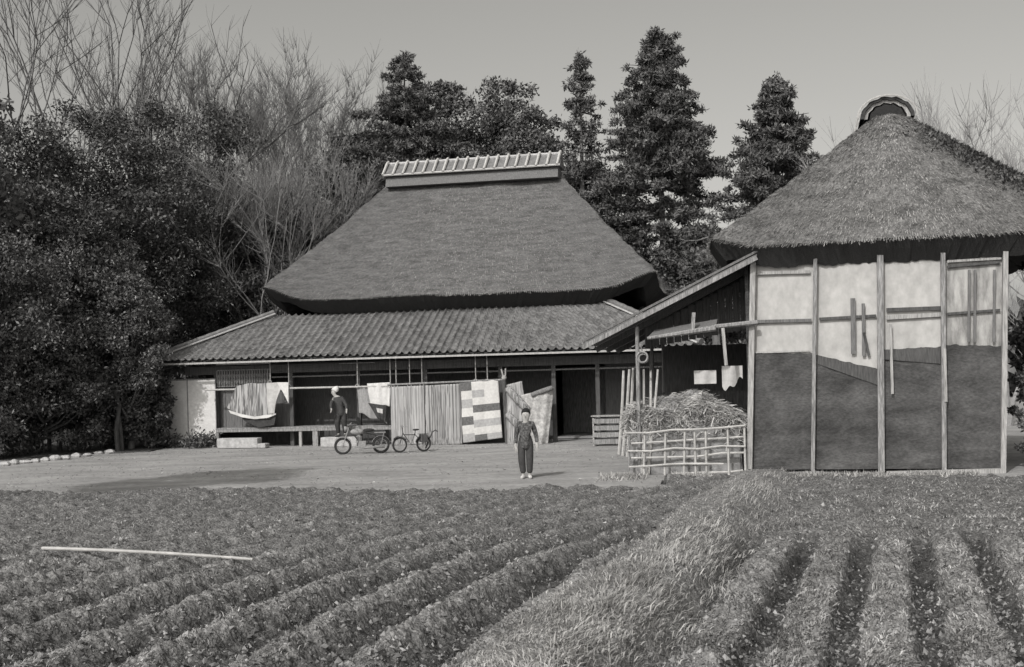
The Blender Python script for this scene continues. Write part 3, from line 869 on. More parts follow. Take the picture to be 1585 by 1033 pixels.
# coil of rope hanging by the shed post
def coil():
    x, z = bx(994, 553, -.25)
    mb = MB(); mb.ring((0, 0, 0), .12, .022, 'y', 20, 6); mb.ring((.02, .03, -.03), .10, .02, 'y', 20, 6)
    mb.tube([(0, 0, .12), (-.03, 0, .30)], .018, 5)
    o = mb.build('rope_coil', m_wood); BF.place(o, x, -.25, z)
    tag(o, 'pale coil of rope hanging from the shed post under its roof', 'rope')
coil()

def sheets():
    for (pa, pb, d, lab) in (((1074, 574), (1109, 594), .6, 'small pale sheet hanging in the dark shed, left of two'), ((1117, 567), (1150, 604), .6, 'larger torn pale sheet hanging in the shed beside the barn post')):
        (xa, za), (xb, zb) = bx(*pa, d), bx(*pb, d)
        nu, nv = 14, 12
        vs = []
        torn = pa[0] == 1117
        for i in range(nu):
            for j in range(nv):
                u, v = i / (nu - 1), j / (nv - 1)
                drop = (za - zb) * v * (1 if not torn else (.72 + .22 * math.sin(u * 4 + .6) + .1 * math.sin(u * 13)))
                vs.append((xa + (xb - xa) * u, .03 * math.sin(u * 9 + v), za - drop))
        cx_, cz_ = (xa + xb) / 2, za
        vs = [(x - cx_, y, z - cz_) for x, y, z in vs]
        F = [(i * nv + j, (i + 1) * nv + j, (i + 1) * nv + j + 1, i * nv + j + 1) for i in range(nu - 1) for j in range(nv - 1)]
        n = len(vs)
        mb = MB(); mb.add(vs, F); mb.add([(x, y + .012, z) for x, y, z in vs], [f[::-1] for f in F])
        o = mb.build('cloth', m_white_dim, smooth=True); BF.place(o, cx_, d, cz_)
        tag(o, lab, 'cloth')
sheets()

# ------------------------------------------------------------------ bamboo crib fence, brushwood, poles
def crib():
    t = thing('bamboo_fence', 'low fence of pale bamboo rails and stakes in front of the shed', 'fence'); BF.place(t, 0, -.25, 0)
    for i, (px, pt) in enumerate(((974, 668), (998, 668), (1030, 668), (1060, 664), (1075, 668), (1092, 662), (1126, 660), (1152, 658))):
        (x, z), (x2, _) = bx(px, pt, -.25), bx(px + random.uniform(-3, 3), 735, -.25)
        mb = MB(); mb.tube([(x2, random.uniform(-.02, .02), -.05), (x, 0, z)], .026, 6); mb.build('stake', m_bamboo if i else m_wood, t)
    for k, (a, b) in enumerate((((968, 672), (1154, 660)), ((970, 688), (1154, 677)), ((972, 699), (1154, 690)), ((972, 711), (1154, 702)), ((974, 722), (1120, 717)), ((1040, 733), (1150, 729)))):
        (x0, z0), (x1, z1) = bx(*a, -.3), bx(*b, -.3)
        mb = MB(); pts = [(x0 + (x1 - x0) * s, -.05 + (.1 if k % 2 else 0), z0 + (z1 - z0) * s + random.uniform(-.025, .025)) for s in np.linspace(0, 1, 6)]
        mb.tube(pts, [.026 * random.uniform(.8, 1.1) for _ in pts], 6); mb.build('rail', m_bamboo, t)
crib()

def brush():
    r = np.random.default_rng(4)
    x0, x1 = bx(975, 660, .5)[0], bx(1150, 660, .5)[0]
    n = 24000
    u = r.uniform(0, 1, n); v = r.uniform(0, 1, n)
    X = x0 + (x1 - x0) * u; Y = .0 + 1.6 * v
    Hh = 1.02 + .80 * np.sin(np.pi * np.clip(u * .90 + .10, 0, 1)) ** .45 * np.sin(np.pi * np.clip(v * .8 + .2, 0, 1)) + .16 * fbm(X * 2, Y * 2, seed=2, o=3)
    Z = Hh * r.uniform(0, 1, n) ** .16 + r.uniform(-.02, .07, n)
    a = r.uniform(0, 2 * np.pi, n)
    d = np.stack([np.cos(a), np.sin(a) * .6, r.normal(0, .35, n) + .1], 1); d /= np.linalg.norm(d, axis=1)[:, None]
    s = np.cross(d, r.normal(size=(n, 3))); s /= np.linalg.norm(s, axis=1)[:, None]
    L = r.uniform(.12, .55, n)[:, None]; W = r.uniform(.008, .022, n)[:, None]
    P = np.stack([X, Y, Z], 1)
    bow = np.array([0, 0, -1.]) * L * .18
    A, B, C = P - d * L / 2 + bow, P, P + d * L / 2 + bow
    V = np.stack([A - s * W / 2, A + s * W / 2, B + s * W / 2, B - s * W / 2, C + s * W / 4, C - s * W / 4], 1).reshape(-1, 3)
    i = np.arange(n)[:, None] * 6
    o = np_mesh('brushwood_heap', V, np.concatenate([i + [0, 1, 2, 3], i + [3, 2, 4, 5]]), M('brush', .2, .5, 2.4, rand=.5, warm=.02))
    # solid core so that light does not leak through the heap
    BF.place(o, 0, 0, 0)
    nu, nv = 40, 24
    U, Vv = np.meshgrid(np.linspace(0, 1, nu), np.linspace(0, 1, nv), indexing='ij')
    Xc = x0 + (x1 - x0) * U; Yc = .02 + 1.6 * Vv
    Hc = (1.15 + .95 * np.sin(np.pi * np.clip(U * .90 + .10, 0, 1)) ** .45 * np.sin(np.pi * np.clip(Vv * .8 + .2, 0, 1)) + .16 * fbm(Xc * 2, Yc * 2, seed=2, o=3)) * .88
    Hc = Hc + .03 * fbm(Xc * 6, Yc * 6, seed=3, o=2)
    edge = (Vv < .01) | (U < .01) | (U > .99)
    Hc = np.where(edge, 0, Hc)
    c = np_mesh('packed_core', np.stack([Xc, Yc, Hc], -1).reshape(-1, 3), grid_faces(nu, nv), M('brush_core', .14, .32, 5, bump=.05, detail=10), o)
    tag(o, 'rounded heap of dry brushwood and straw piled behind the bamboo fence', 'brushwood')
brush()

def poles():
    labs = ['pale bamboo pole standing at the house corner, outermost on the left', 'second pole from the left in the leaning bundle', 'thick bamboo pole leaning in the middle of the bundle',
            'grey pole standing nearly upright against the shed post', 'thin pale pole leaning just right of the shed post', 'short pole leaning right of the shed post beside the brushwood', 'rightmost leaning pole, bent over the brushwood heap']
    P = [((958, 690), (965, 574)), ((964, 692), (974, 572)), ((971, 694), (980, 570)), ((983, 690), (988, 552)), ((992, 668), (996, 572)), ((1002, 662), (1007, 574)), ((1000, 660), (1018, 572))]
    for k_, ((b, t), lab) in enumerate(zip(P, labs)):
        if k_ < 4:
            g = on_ground(b[0], b[1] + 14); tp = at(t[0], t[1], g.y + .2); d_ = tp - g; r_ = .048
        else:
            (xb, zb), (xt, zt) = bx(*b, -.05), bx(*t, .25)
            g = BF.w(xb, -.05, 0); tp = BF.w(xt, .25, zt); d_ = tp - g; r_ = .032
        mb = MB(); pts = [d_ * s + Vector((.02 * math.sin(s * 3), 0, 0)) for s in np.linspace(0, 1, 7)]
        mb.tube(pts, [r_ * q for q in (1, 1.05, .95, 1, .9, .95, .75)], 7)
        o = mb.build('leaning_pole', m_bamboo if 'grey' not in lab else m_wood); o.location = g
        tag(o, lab, 'pole', 'bamboo poles leaning behind the left end of the fence')
    # small crate and bench by the doorway
    a = on_ground(944, 690)
    t = thing('wooden_crate', 'weathered slatted crate standing by the dark doorway', 'crate', (a.x, a.y + .3, 0), -.2)
    for s in (-1, 1):
        for i in range(4):
            mb = MB(); mb.box((0, s * .3, .13 + i * .22), (.95, .025, .15)); mb.build('slat', m_wood, t)
        for q in (-1, 1):
            mb = MB(); mb.box((q * .46, s * .27, .45), (.05, .05, .9)); mb.build('corner_post', m_wood_lt, t)
        mb = MB(); mb.box((s * .475, 0, .45), (.02, .56, .8)); mb.build('end_board', m_wood_md, t)
    mb = MB(); mb.box((0, 0, .95), (1.06, .7, .03)); mb.build('lid', m_board_lt, t)
    mb = MB()
    for i in range(9): mb.ball((random.uniform(-.4, .4), -.38 + random.uniform(-.03, .02), .06), random.uniform(.05, .09), 7, 5)
poles()

# bamboo pole lying in the field
def field_pole():
    a, b = on_ground(66, 861, .18), on_ground(392, 880, .2)
    mb = MB(); pts = [(0, 0, 0)]
    d = b - a
    pts = [Vector((0, 0, 0)).lerp(d, s) + Vector((0, 0, .02 * math.sin(s * 3))) for s in np.linspace(0, 1, 15)]
    mb.tube(pts, [.021 + (.003 if i % 2 else 0) - .006 * i / 14 for i in range(15)], 8)
    o = mb.build('bamboo_pole', m_bamboo, smooth=False); o.location = a + Vector((0, 0, .10))
    tag(o, 'long straight bamboo pole lying across the left field', 'pole')
field_pole()

# ------------------------------------------------------------------ washing and bedding under the eaves
LD = -.62                                     # distance of the washing before the front wall
def hx(px, py, d=LD): return HF.hit(px, py, d)
def cloth(name, label, cat, corners, mats, nu=30, nv=30, wave=.03, freq=9, thick=.03, group=None, colfn=None, d=LD, edge=0.0, seed=0):
    """corners TL, TR, BR, BL in photograph pixels, hung in a plane parallel to the front"""
    C = [hx(*c, d) for c in corners]
    x0, z0 = (C[0][0] + C[1][0]) / 2, C[0][1]
    vs, back = [], []
    for i in range(nu + 1):
        u = i / nu
        for j in range(nv + 1):
            v = j / nv
            x = (C[0][0] * (1 - u) + C[1][0] * u) * (1 - v) + (C[3][0] * (1 - u) + C[2][0] * u) * v
            z = (C[0][1] * (1 - u) + C[1][1] * u) * (1 - v) + (C[3][1] * (1 - u) + C[2][1] * u) * v
            z += edge * math.sin(u * 11 + seed) * v
            y = .9 * wave * float(fbm((x - x0) * 2.4, z * 1.3, seed=seed + 40, o=3)) + wave * math.sin(u * freq + seed + v * .6) * (.35 + .65 * v) + .4 * wave * math.sin(u * freq * 2.3 + v * 2)
            th = thick * min(1, 6 * min(u, 1 - u, v + .1, 1 - v) + .15)
            vs.append((x - x0, y - th, z - z0)); back.append((x - x0, y + th, z - z0))
    n = len(vs); k = nv + 1
    F, mi = [], []
    for i in range(nu):
        for j in range(nv):
            c = colfn(i / nu, j / nv) if colfn else 0
            f = (i * k + j, i * k + j + 1, (i + 1) * k + j + 1, (i + 1) * k + j)
            F.append(f); mi.append(c); F.append(tuple(n + q for q in reversed(f))); mi.append(c)
    for i in range(nu):
        for j in (0, nv):
            f = (i * k + j, (i + 1) * k + j, n + (i + 1) * k + j, n + i * k + j); F.append(f if j == 0 else f[::-1]); mi.append(0)
    for j in range(nv):
        for i in (0, nu):
            f = (i * k + j, n + i * k + j, n + i * k + j + 1, i * k + j + 1); F.append(f if i == 0 else f[::-1]); mi.append(0)
    mb = MB(); mb.v, mb.f, mb.m = vs + back, F, mi
    o = mb.build(name, mats, smooth=True); HF.place(o, x0, d, z0)
    return tag(o, label, cat, group)

def pole_line(name, label, a, b, r, mat, d=LD, cat='pole'):
    (xa, za), (xb, zb) = hx(*a, d), hx(*b, d)
    mb = MB(); mb.tube([Vector((0, 0, 0)).lerp(Vector((xb - xa, 0, zb - za)), t) for t in np.linspace(0, 1, 9)], r, 7)
    o = mb.build(name, mat); HF.place(o, xa, d, za)
    return tag(o, label, cat)
pole_line('washing_pole', 'long pale washing pole carrying the striped robe under the eaves', (318, 604), (600, 598), .035, m_bamboo)
pole_line('washing_pole', 'washing pole above the striped futons and patchwork quilt', (600, 596), (778, 588), .035, m_wood)

def rack(px, ptop, pbot, label, hooks=True):
    x, zt = hx(px, ptop, LD + .06); z = EZ - .12
    t = thing('pole_hanger', label, 'hanger', group='hangers for the washing poles'); HF.place(t, x, LD + .06, 0)
    zb = hx(px, pbot, LD + .06)[1]
    mb = MB(); mb.tube([(0, 0, z), (0, 0, zb)], .018, 5); mb.build('rod', m_board_lt, t)
    mb = MB(); mb.ring((0, -.06, zb + .0), .065, .015, 'y', 12, 5); mb.build('hook', m_board_lt, t)
for (px, a, b, l) in ((418, 568, 592, 'thin pale hanger above the striped robe'), (447, 585, 597, 'short hanger above the white sleeve of the robe'), (553, 572, 598, 'hanger at the left edge of the white cloth'),
                      (604, 580, 597, 'hanger above the left edge of the first striped futon'), (613, 580, 597, 'hanger close beside its neighbour above the first striped futon'), (634, 578, 597, 'hanger above the middle of the first striped futon'), (653, 576, 596, 'hanger above the gap between the first and second futon'),
                      (736, 568, 590, 'hanger above the left part of the patchwork quilt'), (754, 568, 590, 'hanger above the right part of the patchwork quilt')):
    rack(px, a, b, l)

# striped robe: body flaring to the hem, with a white lining strip
def robe():
    t = thing('striped_robe', 'striped padded robe spread on the washing pole, its white lining showing', 'robe')
    (xa, za) = hx(400, 600); HF.place(t, xa, LD - .02, za)
    L = lambda px, py: (hx(px, py)[0] - xa, hx(px, py)[1] - za)
    def panel(name, top, bot, mat, y, nu=24, nv=14, wave=.03, th=.02, fr=5):
        vs, bk = [], []
        for i in range(nu + 1):
            u = i / nu; f = u * (len(top) - 1); k = min(int(f), len(top) - 2); f -= k
            a = Vector(L(*top[k])).lerp(Vector(L(*top[k + 1])), f); b = Vector(L(*bot[k])).lerp(Vector(L(*bot[k + 1])), f)
            for j in range(nv + 1):
                p = a.lerp(b, j / nv); yy = y + wave * math.sin(u * fr * 3) * (j / nv) 
                vs.append((p.x, yy - th, p.y)); bk.append((p.x, yy + th, p.y))
        n = len(vs); k = nv + 1
        F = [(i * k + j, i * k + j + 1, (i + 1) * k + j + 1, (i + 1) * k + j) for i in range(nu) for j in range(nv)]
        F += [tuple(n + q for q in reversed(f)) for f in F]
        for i in range(nu):
            F += [(i * k, (i + 1) * k, n + (i + 1) * k, n + i * k), (i * k + nv, n + i * k + nv, n + (i + 1) * k + nv, (i + 1) * k + nv)]
        mb = MB(); mb.add(vs, F); return mb.build(name, mat, t, smooth=True)
    panel('robe_back', [(366, 598), (388, 593), (402, 594), (416, 593)], [(352, 632), (372, 641), (392, 645), (416, 642)], m_plaid, 0)
    panel('hem_lining', [(355, 635), (375, 641), (395, 645), (416, 642), (428, 640)], [(358, 640), (376, 646), (395, 649), (416, 647), (428, 642)], m_white, -.03, nv=3, wave=.02)
    panel('collar', [(414, 593), (432, 592), (447, 592)], [(416, 641), (426, 640), (430, 606)], m_white_dim, -.045, wave=.02)
    panel('sleeve', [(430, 592), (448, 592)], [(440, 608), (448, 624)], m_white, -.06, nu=8, wave=.01)
    panel('dark_lining', [(370, 640), (395, 644), (428, 636)], [(378, 652), (400, 662), (424, 658)], m_dark, .05, wave=.02)
robe()
cloth('white_cloth', 'bright white cloth hung beside the first striped futon', 'cloth', [(568, 594), (603, 592), (603, 628), (574, 630)], [m_white], wave=.03, thick=.015, edge=.03, d=LD - .02)
cloth('towel', 'small grey cloth under the white cloth by the parked motorcycle', 'cloth', [(553, 600), (572, 598), (600, 655), (555, 640)], [m_grey2], wave=.04, thick=.02, edge=.04, d=LD + .04)
cloth('padded_cushion', 'dark and white bundle hung below the white cloth', 'cushion', [(570, 624), (598, 628), (596, 655), (584, 648)], [m_dark, m_white_dim], wave=.03, thick=.05, d=LD - .05, colfn=lambda u, v: 1 if abs(u - .6) < .2 and .2 < v < .5 else 0)
cloth('striped_futon', 'striped futon with dark edge hung left of the others, behind the bicycle', 'futon', [(604, 599), (656, 597), (659, 690), (606, 690)], [m_stripe2], wave=.02, thick=.05, group='futons airing on the pole', seed=1)
cloth('striped_futon', 'striped futon with broad dark stripes hung beside the patchwork quilt', 'futon', [(657, 597), (713, 594), (716, 688), (660, 691)], [m_stripe], wave=.02, thick=.05, group='futons airing on the pole', seed=3)
random.seed(4)
pat = {}
def patch(u, v):
    rows = 8
    if u < .28:
        c = 0; r_ = int(v * 7 + .0); return [0, 2, 1, 2, 0, 2, 1, 2][r_]
    c = 1 if u < .62 else 2
    r_ = int(v * 7.99); return ([2, 1, 2, 0, 2, 1, 2, 0], [2, 2, 2, 0, 2, 1, 2, 1])[c - 1][r_]
cloth('patchwork_quilt', 'patchwork quilt of white, grey and dark pieces hung by the house post', 'quilt', [(711, 593), (771, 588), (778, 678), (717, 686)], [m_pd, m_pm, m_pl], nu=29, nv=56, wave=.02, thick=.035, colfn=patch, seed=2)
# futons folded over a pole right of the post
cloth('folded_futon', 'pale futon with fine stripes folded slantwise beside the house post, left of two', 'futon', [(784, 596), (808, 590), (822, 690), (783, 690)], [m_stripe2], wave=.04, thick=.08, seed=2, group='futons heaped by the doorway', d=LD - .05, edge=.02)
cloth('folded_futon', 'pale futon folded over and slumping at the edge of the dark doorway', 'futon', [(806, 612), (857, 600), (848, 688), (818, 690)], [M('pale_ticking', .28, .50, 5, warm=.02, fine=(14, .25))], wave=.05, thick=.09, seed=5, group='futons heaped by the doorway', d=LD - .12, edge=.02)
def bolster():
    (xa, za), (xb, zb) = hx(788, 612, LD - .2), hx(815, 640, LD - .2)
    for k, (a, b, r, lab) in enumerate((((784, 600), (818, 636), .13, 'striped rolled bedding lying slantwise on the folded futons'), ((822, 612), (856, 600), .09, 'dark rolled bedding lying on top of the folded futon'), ((784, 640), (812, 668), .13, 'striped rolled bedding lower down on the folded futons'))):
        (xa, za), (xb, zb) = hx(*a, LD - .22), hx(*b, LD - .22)
        mb = MB(); d = Vector((xb - xa, 0, zb - za))
        mb.tube([d * t for t in (0, .03, .2, .5, .8, .97, 1)], [r * q for q in (.5, .9, 1, 1.05, 1, .9, .5)], 10)
        o = mb.build('rolled_bedding', m_stripe if k != 1 else m_grey, smooth=True); HF.place(o, xa, LD - .22, za)
        tag(o, lab, 'bedding', 'futons heaped by the doorway')
bolster()
def post_thing():
    x, zt = hx(780, 575, LD)
    t = thing('wash_post', 'dark post between quilt and futons with a pale forked top', 'post'); HF.place(t, x, LD, 0)
    mb = MB(); mb.tube([(.04, 0, 0), (0, 0, zt - .3)], .07, 7); mb.build('shaft', m_wood_dk, t)
    mb = MB(); mb.tube([(0, 0, zt - .32), (-.05, 0, zt - .1), (-.09, 0, zt + .08)], .03, 6); mb.tube([(0, 0, zt - .32), (.05, 0, zt - .12), (.06, 0, zt + .1)], .03, 6)
    mb.ball((-.0, -.02, zt - .22), (.09, .07, .09), 8, 6); mb.build('fork', m_board_lt, t)
post_thing()

# ------------------------------------------------------------------ people
def skinned(name, verts, edges, radii, mats, parent=None, sub=2, extra=None):
    me = bpy.data.meshes.new(name); me.from_pydata([tuple(v) for v in verts], edges, [])
    o = bpy.data.objects.new(name, me); COL.objects.link(o)
    m = o.modifiers.new('skin', 'SKIN'); m.use_smooth_shade = True
    for i, d in enumerate(me.skin_vertices[0].data):
        r = radii[i]; d.radius = r if hasattr(r, '__len__') else (r, r); d.use_root = (i == 0)
    s = o.modifiers.new('sub', 'SUBSURF'); s.levels = sub; s.render_levels = sub
    dg = bpy.context.evaluated_depsgraph_get(); dg.update()
    me2 = bpy.data.meshes.new_from_object(o.evaluated_get(dg))
    bpy.data.objects.remove(o)
    if extra:
        b = MB(); b.v = [tuple(v.co) for v in me2.vertices]; b.f = [tuple(p.vertices) for p in me2.polygons]; b.m = [0] * len(b.f)
        extra(b); return b.build(name, mats, parent, smooth=True)
    for p in me2.polygons: p.use_smooth = True
    me2.materials.clear()
    o = link(name, me2, parent, mats if isinstance(mats, (list, tuple)) else [mats])
    return o
def person(label, loc, rz, J, top, bottom, hairmat, shoe, scarf=None, s=1.0, apron=None):
    t = thing('person', label, 'person', loc, rz)
    V, E, Rr = [], [], []
    def v(p, r): V.append(Vector(p) * s); Rr.append(r * s if not hasattr(r, '__len__') else tuple(q * s for q in r)); return len(V) - 1
    def e(a, b): E.append((a, b))
    pel = v(J['pelvis'], (.125, .10)); wai = v(J['waist'], (.115, .09)); che = v(J['chest'], (.135, .10)); nb = v(J['neck'], .05)
    e(pel, wai); e(wai, che); e(che, nb)
    hr = J.get('hr', 1.0); chin = v(J['chin'], (.060 * hr, .072 * hr)); hd = v(J['head'], (.080 * hr, .098 * hr)); crn = v(J['crown'], (.062 * hr, .074 * hr)); e(nb, chin); e(chin, hd); e(hd, crn)
    rnd = random.Random(5)
    for q in ('L', 'R'):
        sh, el, wr = J['sh' + q], J['el' + q], J['wr' + q]
        a = v(sh, .052); b = v(el, .036); c = v(wr, .026); e(che, a); e(a, b); e(b, c)
        dirn = Vector(J['ha' + q]) - Vector(wr); dirn.normalize()
        palm = v(Vector(wr) + dirn * .07, (.030, .016)); e(c, palm)
        side = dirn.cross(Vector((.2, 1, .3))).normalized()
        for k, (off, Lf) in enumerate(((-.026, .060), (-.009, .070), (.009, .066), (.026, .052))):
            f0 = v(Vector(wr) + dirn * .095 + side * off, .0085); f1 = v(Vector(wr) + dirn * (.095 + Lf * .55) + side * off * 1.1 + Vector((0, .006, -.008)), .008)
            f2 = v(Vector(wr) + dirn * (.095 + Lf) + side * off * 1.1 + Vector((0, .02, -.02)), .006); e(palm, f0); e(f0, f1); e(f1, f2)
        t0 = v(Vector(wr) + dirn * .04 - side * .04, .010); t1 = v(Vector(wr) + dirn * .075 - side * .058, .008); e(c, t0); e(t0, t1)
        hp, kn, an, to = J['hip' + q], J['kn' + q], J['an' + q], J['to' + q]
        a = v(hp, .078); b = v(kn, .052); c = v(an, .034); d = v(to, (.034, .025)); e(pel, a); e(a, b); e(b, c); e(c, d)
    H = Vector(J['head']) * s; F = Vector(J['face']).normalized()
    up = (Vector(J['crown']) - Vector(J['chin'])).normalized(); sd_ = F.cross(up).normalized()
    def feat(b):
        p = H + F * .092 * s * hr - up * .012 * s
        b.add([p + up * .02 * s, p - sd_ * .013 * s - up * .018 * s, p + sd_ * .013 * s - up * .018 * s, p + F * .022 * s - up * .014 * s], [(0, 1, 3), (0, 3, 2), (1, 2, 3)])
        for q in (-1, 1): b.ball(H + sd_ * q * .078 * s * hr - up * .005 * s, (.012 * s, .02 * s, .03 * s), 6, 5)
    body = skinned('body', V, E, Rr, m_skin, t, extra=feat)
    for q in (-1, 1):
        mb = MB(); mb.ball(H + F * .086 * s * hr + sd_ * q * .03 * s + up * .008 * s, .009 * s, 6, 5); mb.build('eye', m_black, t)
    mb = MB(); c = H + F * .084 * s * hr - up * .045 * s; mb.beam(c - sd_ * .02 * s, c + sd_ * .02 * s, .008 * s, .006 * s); mb.build('mouth', m_wood_dk, t)
    # clothes
    V2, E2, R2 = [], [], []
    V, Rr, E = V2, R2, E2
    def v2(p, r): V2.append(Vector(p) * s); R2.append(tuple(q * s for q in r) if hasattr(r, '__len__') else r * s); return len(V2) - 1
    hem = v2(Vector(J['pelvis']) + Vector((0, 0, -.22)), (.178, .145)); wa = v2(J['waist'], (.16, .125)); ch = v2(J['chest'], (.168, .125)); nk = v2(Vector(J['neck']).lerp(Vector(J['chest']), .35), (.085, .075))
    E2 += [(hem, wa), (wa, ch), (ch, nk)]
    for q in ('L', 'R'):
        a = v2(J['sh' + q], .072); b = v2(J['el' + q], .055); c = v2(Vector(J['wr' + q]).lerp(Vector(J['el' + q]), .12), .042); E2 += [(ch, a), (a, b), (b, c)]
    skinned('jacket', V2, E2, R2, top, t)
    V2, E2, R2 = [], [], []
    def v3(p, r): V2.append(Vector(p) * s); R2.append(tuple(q * s for q in r) if hasattr(r, '__len__') else r * s); return len(V2) - 1
    pe = v3(Vector(J['waist']) + Vector((0, 0, .06)), (.12, .10))
    for q in ('L', 'R'):
        a = v3(J['hip' + q], .098); b = v3(J['kn' + q], .092); c = v3(Vector(J['an' + q]) + Vector((0, 0, .03)), .07); E2 += [(pe, a), (a, b), (b, c)]
    skinned('trousers', V2, E2, R2, bottom, t)
    for q in ('L', 'R'):
        an, to = Vector(J['an' + q]) * s, Vector(J['to' + q]) * s
        mb = MB(); d = to - an; d.z = 0; d.normalize()
        mb.tube([an - d * .05 * s + Vector((0, 0, -.03 * s)), an + Vector((0, 0, -.03 * s)), to + d * .04 * s], [.04 * s, .05 * s, .035 * s], 8); mb.build('shoe', shoe, t, smooth=True)
    # hair or headscarf
    mb = MB(); 
    def shape(p):
        return 1.0
    C = H + up * .025 * s - F * .015 * s
    k = hr if not scarf else 1.42
    vs, n, m = [], 14, 9
    for j in range(m + 1):
        th = math.pi * .62 * j / m
        for i in range(n):
            a = 2 * math.pi * i / n
            fr = math.cos(a)               # front
            tt = th * (1 - .48 * max(fr, 0))
            loc_ = F * math.cos(a) * math.sin(tt) * .112 + sd_ * math.sin(a) * math.sin(tt) * .094 + up * math.cos(tt) * .118
            vs.append(C + loc_ * s * k)
    mb.add(vs, [(j * n + i, (j + 1) * n + i, (j + 1) * n + (i + 1) % n, j * n + (i + 1) % n) for j in range(m) for i in range(n)])
    h = mb.build('headscarf' if scarf else 'hair', scarf or hairmat, t, smooth=True)
    if scarf:
        mb = MB(); q = H - up * .1 * s; mb.tube([q - F * .05 * s, q - F * .09 * s - up * .06 * s, q - F * .10 * s - up * .13 * s], [.05 * s, .035 * s, .015 * s], 7); mb.build('scarf_tail', scarf, h)
    if apron:
        w = Vector(J['waist']) * s; 
        mb = MB()
        for i in range(2): pass
        mb.tube([w + F * .13 * s + Vector((0, 0, .02)), w + F * .15 * s - Vector((0, 0, .2 * s)), w + F * .15 * s - Vector((0, 0, .42 * s))], [.06 * s, .09 * s, .1 * s], 8)
        mb.build('apron', apron, t, smooth=True)
    return t

# child in the yard, arms hanging, facing the camera
base = on_ground(815, 741)
sc = 1.57 / 1.60
J = dict(pelvis=(-.015, 0, .86), waist=(-.01, 0, 1.0), chest=(.005, .0, 1.17), neck=(.01, .0, 1.30), chin=(.015, -.035, 1.375), head=(.02, -.01, 1.46), crown=(.02, .0, 1.535), face=(-.12, -1, -.05), hr=1.16,
         shL=(-.155, .0, 1.255), elL=(-.215, .03, .99), wrL=(-.225, -.05, .77), haL=(-.215, -.09, .66), shR=(.17, .0, 1.25), elR=(.245, .04, .98), wrR=(.265, -.03, .78), haR=(.255, -.07, .67),
         hipL=(-.09, 0, .82), knL=(-.10, -.03, .45), anL=(-.07, .0, .08), toL=(-.10, -.12, .035), hipR=(.09, 0, .82), knR=(.085, -.02, .46), anR=(.075, .0, .08), toR=(.09, -.13, .035))
person('person standing alone in the yard with arms hanging, dark trousers and pale shoes', base, 0, J, M('patterned_jacket', .05, .14, 22, contrast=(.42, .6)), m_dark, m_hair, m_white_dim, s=sc)

# person in a white headscarf bending by the veranda
xp, _ = HF.hit(519, 620, -.95)
b2 = HF.w(xp + .05, -.95, .34)
J2 = dict(pelvis=(.16, .02, .86), waist=(.12, .0, 1.0), chest=(.05, -.02, 1.19), neck=(-.02, -.04, 1.33), chin=(-.075, -.07, 1.395), head=(-.07, -.04, 1.47), crown=(-.055, -.02, 1.53), face=(-.55, -.8, -.25),
          shL=(-.11, -.02, 1.27), elL=(-.16, -.13, 1.02), wrL=(-.08, -.28, .90), haL=(-.06, -.40, .84), shR=(.20, -.02, 1.25), elR=(.36, -.10, 1.03), wrR=(.42, -.26, .88), haR=(.46, -.38, .8),
          hipL=(.08, .02, .80), knL=(.02, -.06, .45), anL=(.03, .02, .08), toL=(-.01, -.10, .035), hipR=(.24, .02, .80), knR=(.25, -.05, .45), anR=(.25, .03, .08), toR=(.26, -.1, .035))
person('person in a white headscarf and dark work clothes stooping beside the motorcycle', b2, -HF.th, J2, m_dark, M('dark_work_trousers', .03, .06, 12), m_hair, m_wood_dk, scarf=m_white, apron=None, s=1.08)

# ------------------------------------------------------------------ motorcycle, bicycle
def wheel(par, x, r, tyre=.03, spokes=16):
    mb = MB(); mb.ring((x, 0, r), r - tyre, tyre, 'y', 28, 7); w = mb.build('wheel', m_rubber, par, smooth=True)
    mb = MB(); mb.ring((x, 0, r), r - tyre * 2.1, .012, 'y', 28, 5); mb.build('rim', m_metal, w)
    mb = MB()
    for k in range(spokes):
        a = 2 * math.pi * k / spokes; mb.tube([(x, .02 * (-1) ** k, r), (x + math.cos(a) * (r - tyre * 2), 0, r + math.sin(a) * (r - tyre * 2))], .004, 3)
    mb.build('spokes', m_metal, w)
    mb = MB(); mb.tube([(x, -.06, r), (x, .06, r)], .035, 8); mb.build('hub', m_metal, w)
def fender(par, x, r, a0, a1, mat):
    n = 10; vs = []
    for i in range(n + 1):
        a = R(a0 + (a1 - a0) * i / n)
        for y in (-.055, 0, .055): vs.append((x + math.cos(a) * (r + (.03 if y == 0 else .015)), y, r + math.sin(a) * (r + (.03 if y == 0 else .015))))
    mb = MB(); mb.add(vs, [(i * 3 + j, (i + 1) * 3 + j, (i + 1) * 3 + j + 1, i * 3 + j + 1) for i in range(n) for j in (0, 1)])
    mb.build('mudguard', mat, par, smooth=True)
